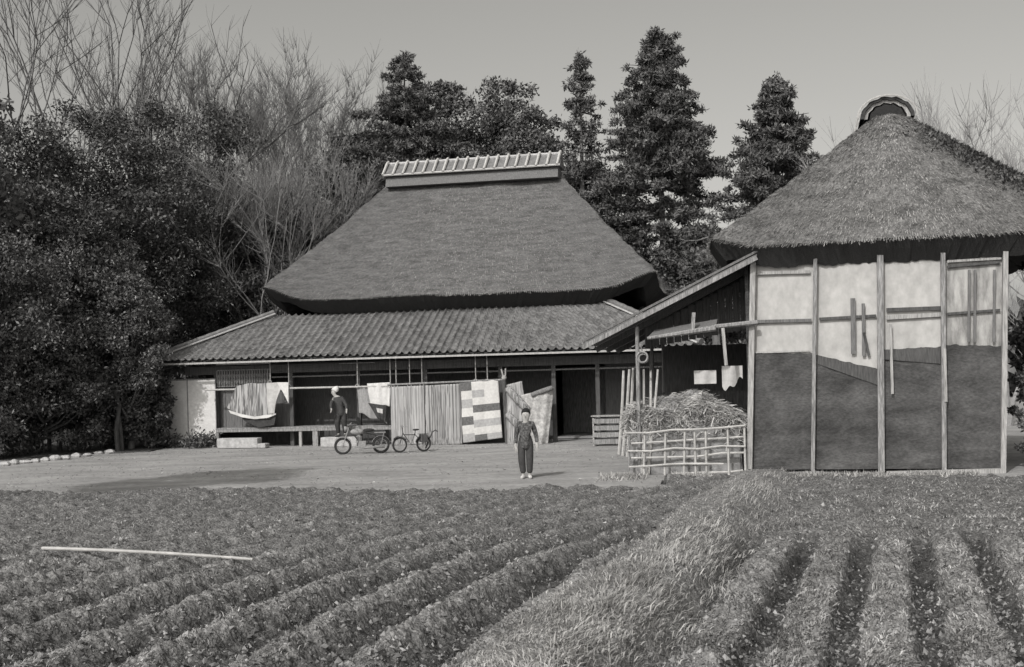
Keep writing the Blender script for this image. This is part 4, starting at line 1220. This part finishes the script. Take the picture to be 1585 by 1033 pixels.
def motorcycle():
    a, b = on_ground(531, 704), on_ground(590, 702)
    c = (a + b) / 2; rz = math.atan2(b.y - a.y, b.x - a.x)
    t = thing('motorcycle', 'small dark motorcycle parked in front of the veranda', 'motorcycle', (c.x, c.y, 0), rz)
    wb = (b - a).length / 2; r = .27
    wheel(t, -wb, r, .038); wheel(t, wb, r, .038)
    fender(t, -wb, r, 25, 150, m_metal); fender(t, wb, r, 20, 165, m_metal)
    mb = MB(); mb.tube([(-wb + .22, 0, .82), (-wb + .3, 0, .66), (-.05, 0, .36), (.2, 0, .32), (wb, 0, r)], .022, 6); mb.tube([(-wb + .25, 0, .72), (.1, 0, .66), (.42, 0, .58), (wb, .0, r)], .02, 6)
    mb.tube([(.2, 0, .32), (.2, 0, .64)], .02, 6); mb.build('frame', m_black, t)
    mb = MB()
    for y in (-.07, .07): mb.tube([(-wb, y, r), (-wb + .2, y, .84)], .018, 6)
    mb.build('fork', m_metal, t)
    mb = MB(); mb.tube([(-wb + .30, -.32, .98), (-wb + .22, -.12, .93), (-wb + .2, 0, .9), (-wb + .22, .12, .93), (-wb + .30, .32, .98)], .015, 6); hb = mb.build('handlebar', m_metal, t)
    for y in (-.34, .34):
        mb = MB(); mb.tube([(-wb + .30, y - .05, .98), (-wb + .32, y + .05, .98)], .02, 6); mb.build('grip', m_rubber, hb)
    mb = MB(); mb.tube([(-wb + .18, 0, .80), (-wb + .10, 0, .80), (-wb + .06, 0, .80)], [.05, .085, .088], 12); mb.build('headlight', m_metal, t, smooth=True)
    mb = MB(); mb.ball((-.14, 0, .70), (.22, .11, .10), 12, 8); mb.build('fuel_tank', m_grey2, t, smooth=True)
    mb = MB(); mb.ball((.22, 0, .74), (.18, .12, .055), 12, 8); mb.build('saddle', m_rubber, t, smooth=True)
    mb = MB(); mb.box((.0, 0, .32), (.26, .18, .18)); 
    for k in range(5): mb.box((-.06, 0, .43 + k * .03), (.15, .16, .012))
    mb.tube([(-.06, 0, .4), (-.06, 0, .58)], .05, 8); mb.build('engine', m_metal, t, bevel=.008)
    mb = MB(); mb.tube([(-.12, -.1, .42), (-.2, -.13, .25), (.1, -.13, .2), (wb + .12, -.13, .22)], [.02, .02, .035, .04], 8); mb.build('exhaust_pipe', m_metal, t, smooth=True)
    mb = MB(); mb.box((wb - .02, 0, .66), (.36, .24, .02)); mb.tube([(wb + .1, .1, .66), (wb, .1, r)], .01, 5); mb.tube([(wb + .1, -.1, .66), (wb, -.1, r)], .01, 5); mb.build('luggage_rack', m_metal, t)
motorcycle()
def bicycle():
    a, b = on_ground(619, 701), on_ground(656, 699)
    c = (a + b) / 2; rz = math.atan2(b.y - a.y, b.x - a.x)
    t = thing('bicycle', 'small bicycle standing in front of the first striped futon', 'bicycle', (c.x, c.y, 0), rz)
    wb = .40; r = .25
    wheel(t, -wb, r, .03); wheel(t, wb, r, .03)
    fender(t, -wb, r, 30, 140, m_black); fender(t, wb, r, 40, 170, m_black)
    mb = MB(); 
    for p in ([(-wb + .12, 0, .62), (-wb, 0, r)], [(-wb + .12, 0, .60), (-.02, 0, .24), (.12, 0, .60)], [(-wb + .13, 0, .56), (.12, 0, .54)], [(-.02, 0, .24), (wb, 0, r), (.12, 0, .54)]): mb.tube(p, .014, 6)
    mb.tube([(-wb + .12, 0, .6), (-wb + .09, 0, .8)], .014, 6); mb.build('frame', m_black, t)
    mb = MB(); mb.tube([(-wb + .2, -.24, .84), (-wb + .08, -.12, .82), (-wb + .09, 0, .8), (-wb + .08, .12, .82), (-wb + .2, .24, .84)], .012, 6); mb.build('handlebar', m_metal, t)
    mb = MB(); mb.tube([(.12, 0, .54), (.13, 0, .68)], .012, 6); mb.ball((.15, 0, .70), (.12, .07, .03), 10, 6); mb.build('saddle', m_rubber, t)
    mb = MB(); mb.ring((-.02, -.03, .24), .08, .008, 'y', 16, 4); mb.tube([(-.02, -.05, .24), (.08, -.06, .14)], .01, 5); mb.tube([(-.02, .05, .24), (-.12, .06, .34)], .01, 5); mb.box((.08, -.1, .14), (.08, .07, .02)); mb.box((-.12, .1, .34), (.08, .07, .02)); mb.build('crank', m_metal, t)
    mb = MB(); mb.box((wb - .02, 0, .56), (.3, .16, .015)); mb.box((wb, 0, .42), (.22, .2, .24)); mb.build('carrier_box', m_wood_dk, t, bevel=.01)
bicycle()
def washtub():
    p = on_ground(669, 698)
    t = thing('hand_cart_handle', None, None)
    bpy.data.objects.remove(t)
    mb = MB(); mb.tube([(-.22, 0, .02), (-.1, 0, .35), (.02, 0, .6), (.12, 0, .66), (.2, 0, .6)], [.03, .025, .022, .02, .016], 6)
    o = mb.build('garden_tool', m_wood_dk); o.location = p
    tag(o, 'dark curved handle of a tool propped right of the bicycle', 'tool')
washtub()

# ------------------------------------------------------------------ trees
def clump_leaves(centers, radii, n_each, L, W, r, gap=0.0, shell=.5):
    Ps = []
    for c, rad, n in zip(centers, radii, n_each):
        d = r.normal(size=(n, 3)); d /= np.linalg.norm(d, axis=1)[:, None]
        q = r.uniform(0, 1, n) ** shell
        P = c + d * (q[:, None]) * rad * (1 + .25 * r.normal(size=(n, 1)) * .5)
        Ps.append(P)
    return np.concatenate(Ps)
def broadleaf(px, ptop, Y, rw, label, seed, mat=None, leaf=.17, n=16000, low=.12, cat='tree', name='broadleaf_tree', trunks=1, nclump=60, group=None, barkm=None, squash=1.0, hfix=None, trunk_r=.14):
    r = np.random.default_rng(seed); rd = random.Random(seed)
    H = hfix or (at(px, ptop, Y).z)
    X = at(px, 583, Y).x
    t = thing(name, label, cat, (X, Y, 0), 0, group)
    cz = H * (low + 1) / 2; hz = H * (1 - low) / 2
    # clumps spread through the crown, more of them near its surface
    C, Rd, N = [], [], []
    for k in range(nclump):
        d = r.normal(size=3); d /= np.linalg.norm(d)
        q = r.uniform(.25, 1) ** .5
        zz = d[2] * q
        taper = (1 - max(zz, 0) ** 2 * .35)
        c = np.array([d[0] * q * rw * taper, d[1] * q * rw * .9 * taper, cz + zz * hz])
        s = rw * r.uniform(.16, .36)
        c[2] = min(c[2], H - s * .7)
        C.append(c); Rd.append(np.array([s, s, s * r.uniform(.5, .8) * squash])); N.append(int(n / nclump * (s / (rw * .26)) ** 1.6))
    for k in range(5):
        s = rw * .2; C.append(np.array([r.normal() * rw * .22, r.normal() * rw * .2, H - s * r.uniform(.6, 1.5)])); Rd.append(np.array([s, s, s * .7])); N.append(int(n / nclump * .6))
    P = clump_leaves(C, Rd, N, leaf, leaf, r)
    P = P[P[:, 2] > .05]
    V, F = leaf_mesh(P, leaf, leaf * .5, r, up=-.1)
    mb = MB()
    for k in range(trunks):
        ox, oy = (rd.uniform(-.5, .5) * rw * .4, rd.uniform(-.4, .4)) if trunks > 1 else (0, 0)
        pts = [Vector((ox + rd.uniform(-.12, .12) * i * .5, oy, H * .8 * i / 6 - .05)) for i in range(7)]
        mb.tube(pts, [trunk_r * (1.25 - .16 * i) for i in range(7)], 7, wob=.08)
    for c in C[::3]:
        z0 = max(c[2] * rd.uniform(.4, .72), .6); a = Vector((0, 0, z0)); b = Vector(c); m_ = a.lerp(b, .5) + Vector((0, 0, -.15))
        mb.tube([a, m_, b], [.055, .035, .012], 4, cap=False)
    mb.build('trunk', barkm or m_bark, t)
    np_mesh('crown', V, F, mat or m_leaf, t)
    return t

def conifer(px, ptop, Y, prof, label, seed, low=.18, dens=1.0, leafL=.20, lev=34, gapz=None, trunk_r=.24, name='cedar_tree'):
    """prof(h) gives the half width at height fraction h; boughs droop then lift, each carrying clumps"""
    r = np.random.default_rng(seed)
    p = at(px, ptop, Y); H = p.z
    t = thing(name, label, 'tree', (at(px, 583, Y).x, Y, 0))
    C, Rd, N = [], [], []
    mb = MB()
    mb.tube([(0, 0, -.1), (.03, 0, H * .3), (-.03, .02, H * .6), (0, 0, H * .97)], [trunk_r, trunk_r * .8, trunk_r * .5, .03], 8)
    for k in range(lev):
        h = low + (1 - low) * (k + r.uniform(-.3, .3)) / lev; h = min(max(h, low), .985)
        Rr = prof(h)
        nb = max(3, int(round(4.5 * dens)))
        if gapz and gapz(h) < r.uniform(): continue
        a0 = r.uniform(0, 6.28)
        for b in range(nb):
            a = a0 + 6.283 * b / nb + r.uniform(-.35, .35)
            if gapz and gapz(h) < r.uniform() * .8: continue
            L = Rr * r.uniform(.55, 1.22)
            z = h * H
            tip = np.array([math.cos(a) * L, math.sin(a) * L, z - L * .12 + .12 * L * r.uniform(0, 1)])
            mb.tube([(0, 0, z), Vector(tip) * .5 + Vector((0, 0, z * .5 - L * .06)), tip], [.05, .03, .012], 4, cap=False)
            m = max(2, int(L / .42))
            for i in range(m):
                f = .28 + .72 * (i + .6) / m
                c = np.array([math.cos(a) * L * f, math.sin(a) * L * f, z - L * .10 * f]) + r.normal(size=3) * .10
                s = (.24 + .14 * L * .45) * (1.25 - .6 * f) * r.uniform(.7, 1.2)
                C.append(c); Rd.append(np.array([s, s, s * .52])); N.append(int(78 * dens * s / .35))
    C.append(np.array([0, 0, H - .25])); Rd.append(np.array([.22, .22, .35])); N.append(110)
    P = clump_leaves(C, Rd, N, 0, 0, r, shell=.6)
    V, F = leaf_mesh(P, leafL, leafL * .34, r, up=.25)
    mb.build('trunk', m_bark_lt, t)
    np_mesh('crown', V, F, m_leaf_c, t)
    return t

def bare_mesh(seed, H, spread=.6, depth=6, nstem=3, twig=.010, fine=5):
    """stems that fork low, sweep outwards and curve up into a fan of fine twigs"""
    rd = random.Random(seed); segs = []
    def limb(p, d, L, r0, r1, k, bend=.10):
        pts = [p]
        for i in range(k):
            d = (d + Vector((rd.gauss(0, .10), rd.gauss(0, .10), bend)) ).normalized()
            p = p + d * L / k; pts.append(p)
        segs.append((pts, [r0 + (r1 - r0) * i / k for i in range(k + 1)]))
        return pts, d
    def grow(p, d, L, r, k):
        pts, d2 = limb(p, d, L, r, r * .72, 3)
        if k == 0:
            for q in pts[1:]:
                for _ in range(fine):
                    e = (d2 + Vector((rd.gauss(0, .5), rd.gauss(0, .5), rd.gauss(.05, .3)))).normalized()
                    limb(q, e, rd.uniform(.5, 1.3), twig, twig * .45, 2, .12)
            return
        for i in range(3 if rd.random() < .35 else 2):
            a = Vector((rd.gauss(0, 1), rd.gauss(0, 1), rd.gauss(0, .3)))
            e = (d2 + a * spread * .42).normalized()
            grow(pts[-1], e, L * rd.uniform(.70, .95), max(r * .60, twig * 1.2), k - 1)
        if rd.random() < .6:
            e = (d2 + Vector((rd.gauss(0, 1), rd.gauss(0, 1), 0)) * .7).normalized()
            grow(pts[rd.choice((1, 2))], e, L * rd.uniform(.5, .75), max(r * .4, twig * 1.1), max(k - 2, 0))
    for s_ in range(nstem):
        an = 6.283 * s_ / max(nstem, 1) + rd.uniform(-.4, .4)
        o = .22 if nstem > 1 else .04
        d = Vector((math.cos(an) * o + rd.gauss(0, .06), math.sin(an) * o, 1)).normalized()
        grow(Vector((rd.uniform(-.2, .2) * (nstem > 1), 0, -.1)), d, H * .235, H * .0072, depth)
    V, F = [], []
    for pts, rs in segs:
        k = 5 if rs[0] > .06 else 3
        i0 = len(V); x = None
        for i, (p, rr) in enumerate(zip(pts, rs)):
            d = (pts[min(i + 1, len(pts) - 1)] - pts[max(i - 1, 0)]).normalized()
            x = d.orthogonal().normalized() if x is None else (x - d * x.dot(d)).normalized(); y = d.cross(x)
            for j in range(k):
                an = 6.2832 * j / k; V.append(p + (x * math.cos(an) + y * math.sin(an)) * rr)
        for q in range(len(pts) - 1):
            for j in range(k):
                F.append((i0 + q * k + j, i0 + q * k + (j + 1) % k, i0 + (q + 1) * k + (j + 1) % k, i0 + (q + 1) * k + j))
    V = np.array([tuple(v) for v in V]); top = V[:, 2].max(); V[:, 2] *= H / top; V[:, :2] *= min(1.15, H / top)
    return V, np.array(F)
def bare(px, ptop, Y, label, seed, mat=None, group='leafless trees', **k):
    H = at(px, ptop, Y).z
    V, F = bare_mesh(seed, H, **k)
    o = np_mesh('bare_tree', V, F, mat or m_bark_lt)
    o.location = (at(px, 583, Y).x, Y, 0)
    tag(o, label, 'tree', group)
    return o

G1 = 'evergreen trees at the left edge of the yard'
L = [(-45, 190, 39, 3.2, 'dark evergreen at the very left edge of the grove'), (50, 180, 42, 3.2, 'dark evergreen left in the grove, right of the edge tree'),
     (140, 158, 46, 3.4, 'tall dark evergreen in the middle of the left grove'), (232, 145, 49, 3.3, 'tallest dense evergreen of the left grove, next to the house'),
     (325, 160, 54, 3.6, 'dark round evergreen rising behind the left end of the house')]
for i, (px, pt, Y, rw, lab) in enumerate(L):
    broadleaf(px, pt, Y, rw, lab, 100 + i, n=38000, low=.03, group=G1, nclump=120, leaf=.15)
L = [(5, 330, 39, 2.5, 'lower leafy tree in front at the left picture edge'), (90, 330, 41, 2.5, 'lower leafy tree with pale leaf tips left in the grove'),
     (170, 360, 43.5, 2.2, 'lower leafy tree beside the yard, left of the white panels'), (196, 420, 41.3, 1.45, 'spreading leafy tree over the left end of the tiled roof')]
for i, (px, pt, Y, rw, lab) in enumerate(L):
    broadleaf(px, pt, Y, rw, lab, 120 + i, mat=m_leaf2, n=24000, low=.12 if i < 3 else .30, group=G1, nclump=90, leaf=.12, trunks=2, barkm=m_bark, trunk_r=.07)
L = [(-10, 520, 38.2, 2.0, 'low dark bush at the left picture edge'), (66, 525, 40, 2.1, 'low dark bush under the trees left of the slim trunks'), (130, 530, 41.3, 1.9, 'low dark bush under the trees, right of the slim trunks'),
     (196, 540, 42.6, 1.5, 'low dark bush beside the pale trunk'), (236, 585, 42.3, .75, 'rounded dark bush overlapping the left white panel')]
for i, (px, pt, Y, rw, lab) in enumerate(L):
    broadleaf(px, pt, Y, rw, lab, 140 + i, n=15000, low=.0, nclump=50, leaf=.13, cat='bush', name='bush', group='bushes under the left trees', trunk_r=.03)
# slim pale trunks at the left
for i, (pb, pt, Y, r_, lab) in enumerate(((( 203, 697), (200, 520), 36.5, .09, 'pale straight trunk standing alone left of the white panels'), ((12, 690), (42, 430), 31.5, .05, 'slim leaning trunk nearest the left picture edge'),
                                 ((30, 690), (52, 560), 31.8, .04, 'slim trunk, second from the left picture edge'), ((74, 690), (60, 540), 33, .04, 'slim trunk leaning left in the grove'), ((140, 695), (136, 580), 34, .05, 'short slim trunk between the dark bushes'))):
    g = on_ground(pb[0], pb[1]); g.z = 0
    tp = at(pt[0], pt[1], g.y); d = tp - g
    t = thing('slim_tree', lab, 'tree', g, 0, 'slim trunks in the left grove')
    mb = MB(); mb.tube([d * s + Vector((.06 * math.sin(s * 5 + i), 0, 0)) for s in np.linspace(0, 1, 8)], [r_ * (1.3 - .8 * s) for s in np.linspace(0, 1, 8)], 7, wob=.1)
    for k in range(7):
        s = random.uniform(.45, 1); b = d * s; mb.tube([b, b + Vector((random.uniform(-.5, .5), random.uniform(-.4, .4), random.uniform(.2, .6)))], [.018, .006], 4)
    mb.build('trunk', m_bark_lt, t)
    rr = np.random.default_rng(i + 60)
    P = np.array(d)[None] * rr.uniform(.7, 1.05, 700)[:, None] + rr.normal(size=(700, 3)) * [.45, .4, .35]
    V, F = leaf_mesh(P, .14, .06, rr); np_mesh('crown', V, F, m_leaf2, t)

# tree just outside the left edge whose shade falls on the yard
broadleaf(-150, 60, 21.5, 2.1, 'dark leafy tree past the left edge, its twigs reaching the top left corner', 170, n=15000, low=.5, nclump=60, leaf=.15)

# evergreens behind the house
G2 = 'dark trees behind the farmhouse'
L = [(400, 290, 54, 3.6, 'dark tree behind the house roof, furthest left'), (455, 300, 55, 3.4, 'low dark tree behind the left roof slope'), (505, 250, 57, 3.4, 'dark tree behind the left roof slope, second step up'),
     (562, 205, 60, 3.4, 'dark tree behind the roof just left of the ridge end'), (702, 118, 61, 2.4, 'dark tree with a small pointed top above the ridge'), (745, 135, 61, 3.6, 'round dark tree above the middle of the ridge'),
     (795, 120, 62, 2.9, 'round topped dark tree above the right half of the ridge'), (836, 165, 60, 2.6, 'small dark tree above the right end of the ridge'), (925, 255, 57, 3.2, 'dark tree behind the right roof slope'), (975, 330, 55, 2.6, 'low dark tree behind the right roof slope near the cedar trunk'),
     (655, 150, 60, 3.6, 'broad dark tree under the pointed crown above the ridge')]
for i, (px, pt, Y, rw, lab) in enumerate(L):
    broadleaf(px, pt, Y, rw, lab, 200 + i, mat=m_leaf_c, n=26000, low=.1, nclump=90, leaf=.2, group=G2)
def prof_fir(h): return 2.6 * (1 - h) ** .62 + .15
conifer(638, 84, 59, lambda h: 3.1 * min(1, (1.02 - h) / .28) ** .7, 'pointed dark evergreen rising above the left end of the ridge', 301, low=.35, dens=1.25, lev=30, name='fir_tree')
conifer(910, 82, 56, lambda h: 1.65 * min(1, (1.02 - h) / .42) ** .8 + .1, 'narrow tall cedar left of the largest cedar', 302, low=.30, dens=1.0, lev=34)
conifer(1032, 46, 53, lambda h: 3.1 * min(1, (1.02 - h) / .42) ** .62 * (1 if h > .45 else .95), 'largest cedar with rounded crown and gaps near its bare trunk', 303, low=.26, dens=1.45, lev=42, gapz=lambda h: 1.0 if h > .62 else (.62 if h > .4 else .5))
conifer(1213, 116, 49, lambda h: 3.3 * min(1, (1.02 - h) / .5) ** .85 + .12, 'cone shaped cedar behind the left slope of the barn roof', 304, low=.25, dens=1.6, lev=34, gapz=lambda h: 1.0 if h > .66 else .6)
conifer(1110, 330, 47, lambda h: 2.2 * min(1, (1.02 - h) / .5) ** .7 + .2, 'low ragged cedar between the largest cedar and the barn roof', 305, low=.15, dens=.9, lev=22, gapz=lambda h: .75)

# leafless trees
L = [(95, -70, 56, 11, dict(nstem=2, spread=1.0, depth=4, fine=3)), (190, -90, 58, 12, dict(nstem=2, spread=1.0, depth=4, fine=3)), (275, -10, 60, 13, dict(nstem=3, spread=.8, depth=4)), (335, 30, 66, 14, dict(nstem=2, spread=.9, depth=5)),
     (400, 60, 67, 15, dict(nstem=2, spread=.9, depth=5)), (455, 85, 68, 16, dict(nstem=2, spread=.9, depth=5)), (520, 130, 69, 17, dict(nstem=2, spread=.9, depth=5))]
labs = ['leafless tree with fanning stems at the left, nearest the picture edge', 'tall leafless tree above the dark grove, second from the left', 'leafless tree above the tallest evergreen of the grove', 'fine twigged leafless tree behind the round evergreen',
        'leafless tree whose twigs fill the gap left of the house', 'leafless tree with pale twigs above the left roof slope', 'smaller leafless tree close to the pointed evergreen']
for (px, pt, Y, sd_, kw), lab in zip(L, labs):
    bare(px, pt, Y, lab, sd_, **kw)
broadleaf(1078, 345, 51, 2.4, 'low dark tree filling the gap between the two thatched roofs', 231, mat=m_leaf_c, n=17000, low=.1, nclump=70, leaf=.2, group=G2)
bare(425, 215, 52.5, 'pale leafless shrub tree low beside the left roof slope', 21, nstem=5, spread=.9, mat=M('sunlit_twigs', .18, .28, 5), depth=4, fine=6)
L = [(1480, 130, 44, 18, 'leafless tree behind the right slope of the barn roof, left of two'), (1560, 105, 43, 19, 'leafless tree behind the barn at the right picture edge'), (1640, 120, 45, 20, 'leafless tree past the right picture edge behind the barn')]
for px, pt, Y, sd_, lab in L: bare(px, pt, Y, lab, sd_, nstem=3, spread=.9, depth=4, twig=.009, mat=M('grey_twigs', .24, .34, 5))

# right of the barn
broadleaf(1625, 400, 27.5, .95, 'dark shrub at the right corner of the barn', 400, n=7000, low=.02, nclump=40, leaf=.13, cat='bush', name='bush')
broadleaf(1600, 560, 25.6, .5, 'lower grey leafed shrub before the right corner of the barn', 401, mat=m_leaf_s, n=3500, low=.02, nclump=25, leaf=.10, cat='bush', name='bush')

# far woods
def far_woods():
    r = np.random.default_rng(77); n = 90000
    a = r.uniform(-1.05, 1.05, n); D = r.uniform(85, 110, n)
    X, Y = np.sin(a) * D, np.cos(a) * D
    H = 6.5 + 2.2 * fbm(a * 9, D * .0, seed=5, o=3)
    Z = H * r.uniform(0, 1, n) ** .7
    V, F = leaf_mesh(np.stack([X, Y, Z], 1), 1.1, .7, r)
    o = np_mesh('woods', V, F, m_leaf); tag(o, 'low dark belt of far woods seen between the trees', 'woods', kind='stuff')
far_woods()

# plants by the white panels and along the yard edge
for i, (px, py, rw, lab) in enumerate(((268, 694, .45, 'small ragged plant at the foot of the white panels, left'), (300, 695, .5, 'small ragged plant at the foot of the white panels, middle'), (326, 693, .42, 'small ragged plant beside the long stone step'))):
    g = on_ground(px, py); t = thing('plant', lab, 'plant', (g.x, g.y + .2, 0), 0, 'plants at the foot of the white panels')
    r = np.random.default_rng(i + 500)
    P = r.normal(size=(520, 3)) * [rw * .5, .22, .16] + [0, 0, .24]; P[:, 2] = np.abs(P[:, 2])
    V, F = leaf_mesh(P, .13, .05, r, up=.5); np_mesh('leaves', V, F, m_leaf_s, t)
    mb = MB()
    for k in range(14):
        a = random.uniform(0, 6.28); mb.tube([(0, 0, 0), (math.cos(a) * rw * .6, math.sin(a) * .2, random.uniform(.25, .5))], [.012, .005], 4)
    mb.build('stems', m_bark_lt, t)
def yard_litter():
    r = np.random.default_rng(31); n = 9000
    X, Y = r.uniform(-14, 6, n), r.uniform(22, 40, n)
    k = (field_h(X, Y) < .0) & (vnoise(X * .6, Y * .6, seed=14) + .35 * r.normal(size=n) > .05); X, Y = X[k], Y[k]; n = len(X)
    V, F = leaf_mesh(np.stack([X, Y, np.full(n, .022)], 1), .09, .03, r, up=.0); V[:, 2] = .018 + np.abs(V[:, 2] - .022) * .3
    o = np_mesh('straw_litter', V, F, M('litter_bits', .12, .42, 3, rand=.6)); tag(o, 'bits of straw and dead leaves strewn over the yard', 'litter', kind='stuff')
yard_litter()
# leaf litter under the trees, coloured dark to stand in for their shade
def litter():
    nx, ny = 120, 90
    u, v = np.meshgrid(np.linspace(0, 1, nx), np.linspace(0, 1, ny), indexing='ij')
    A = on_ground(-500, 742); B = on_ground(232, 699)
    Xf = A.x + (B.x - A.x) * u; Yf = A.y + (B.y - A.y) * u + .25 * np.sin(u * 31) + .2 * np.sin(u * 67)
    Y = Yf + 26 * v ** 1.5; X = Xf - .18 * (Y - Yf) + (v * 6.0 * np.clip(u - .6, 0, 1))
    Z = .02 + .05 * np.clip(v * 8, 0, 1) * (1 + fbm(X * 1.3, Y * 1.3, seed=6, o=4)) - .04 * (v < .001)
    o = np_mesh('forest_floor', np.stack([X, Y, Z], -1).reshape(-1, 3), grid_faces(nx, ny), M('leaf_litter_shade', .045, .13, 7, bump=.05, detail=10), smooth=True)
    o['kind'] = 'structure'
litter()
# edging stones
pts = [(6, 721), (22, 719), (38, 717), (55, 716), (70, 714), (85, 712), (100, 711), (118, 708), (135, 706), (152, 703), (170, 702)]
for i, (px, py) in enumerate(pts):
    g = on_ground(px, py); mb = MB()
    rr = random.Random(i); sx, sy, sz = rr.uniform(.13, .24), rr.uniform(.1, .16), rr.uniform(.06, .12)
    mb.ball((0, 0, sz * .5), (sx, sy, sz), 9, 6, f=lambda p: 1 + .15 * math.sin(p.x * 5 + i) * math.cos(p.y * 4 + i))
    o = mb.build('edging_stone', m_stone, smooth=False); o.location = g
    tag(o, ['stone at the picture edge, first of the row edging the yard', 'second edging stone from the picture edge', 'third edging stone from the picture edge', 'fourth edging stone from the left', 'fifth edging stone from the left', 'middle stone of the row edging the yard', 'fifth edging stone counted from the pale trunk', 'fourth edging stone counted from the pale trunk', 'third edging stone counted from the pale trunk', 'next to last edging stone before the pale trunk', 'last edging stone, nearest the pale straight trunk'][i], 'stone', 'edging stones of the yard')
# weeds at the foot of the barn and fence
def foot_weeds():
    r = np.random.default_rng(8); n = 9000
    x = r.uniform(-3.2, 6.2, n); y = -.5 - np.abs(r.normal(0, .45, n))
    k = (vnoise(x * 1.6, y * 1.6, seed=5) > -.25); x, y = x[k], y[k]; n = len(x)
    P = np.array([tuple(BF.w(a, b, 0)) for a, b in zip(x, y)])
    V, F = leaf_mesh(P, .12, .02, r, up=1.3)
    o = np_mesh('weeds', V, F, m_grass); tag(o, 'dry weeds along the foot of the barn and the bamboo fence', 'weeds', kind='stuff')
foot_weeds()
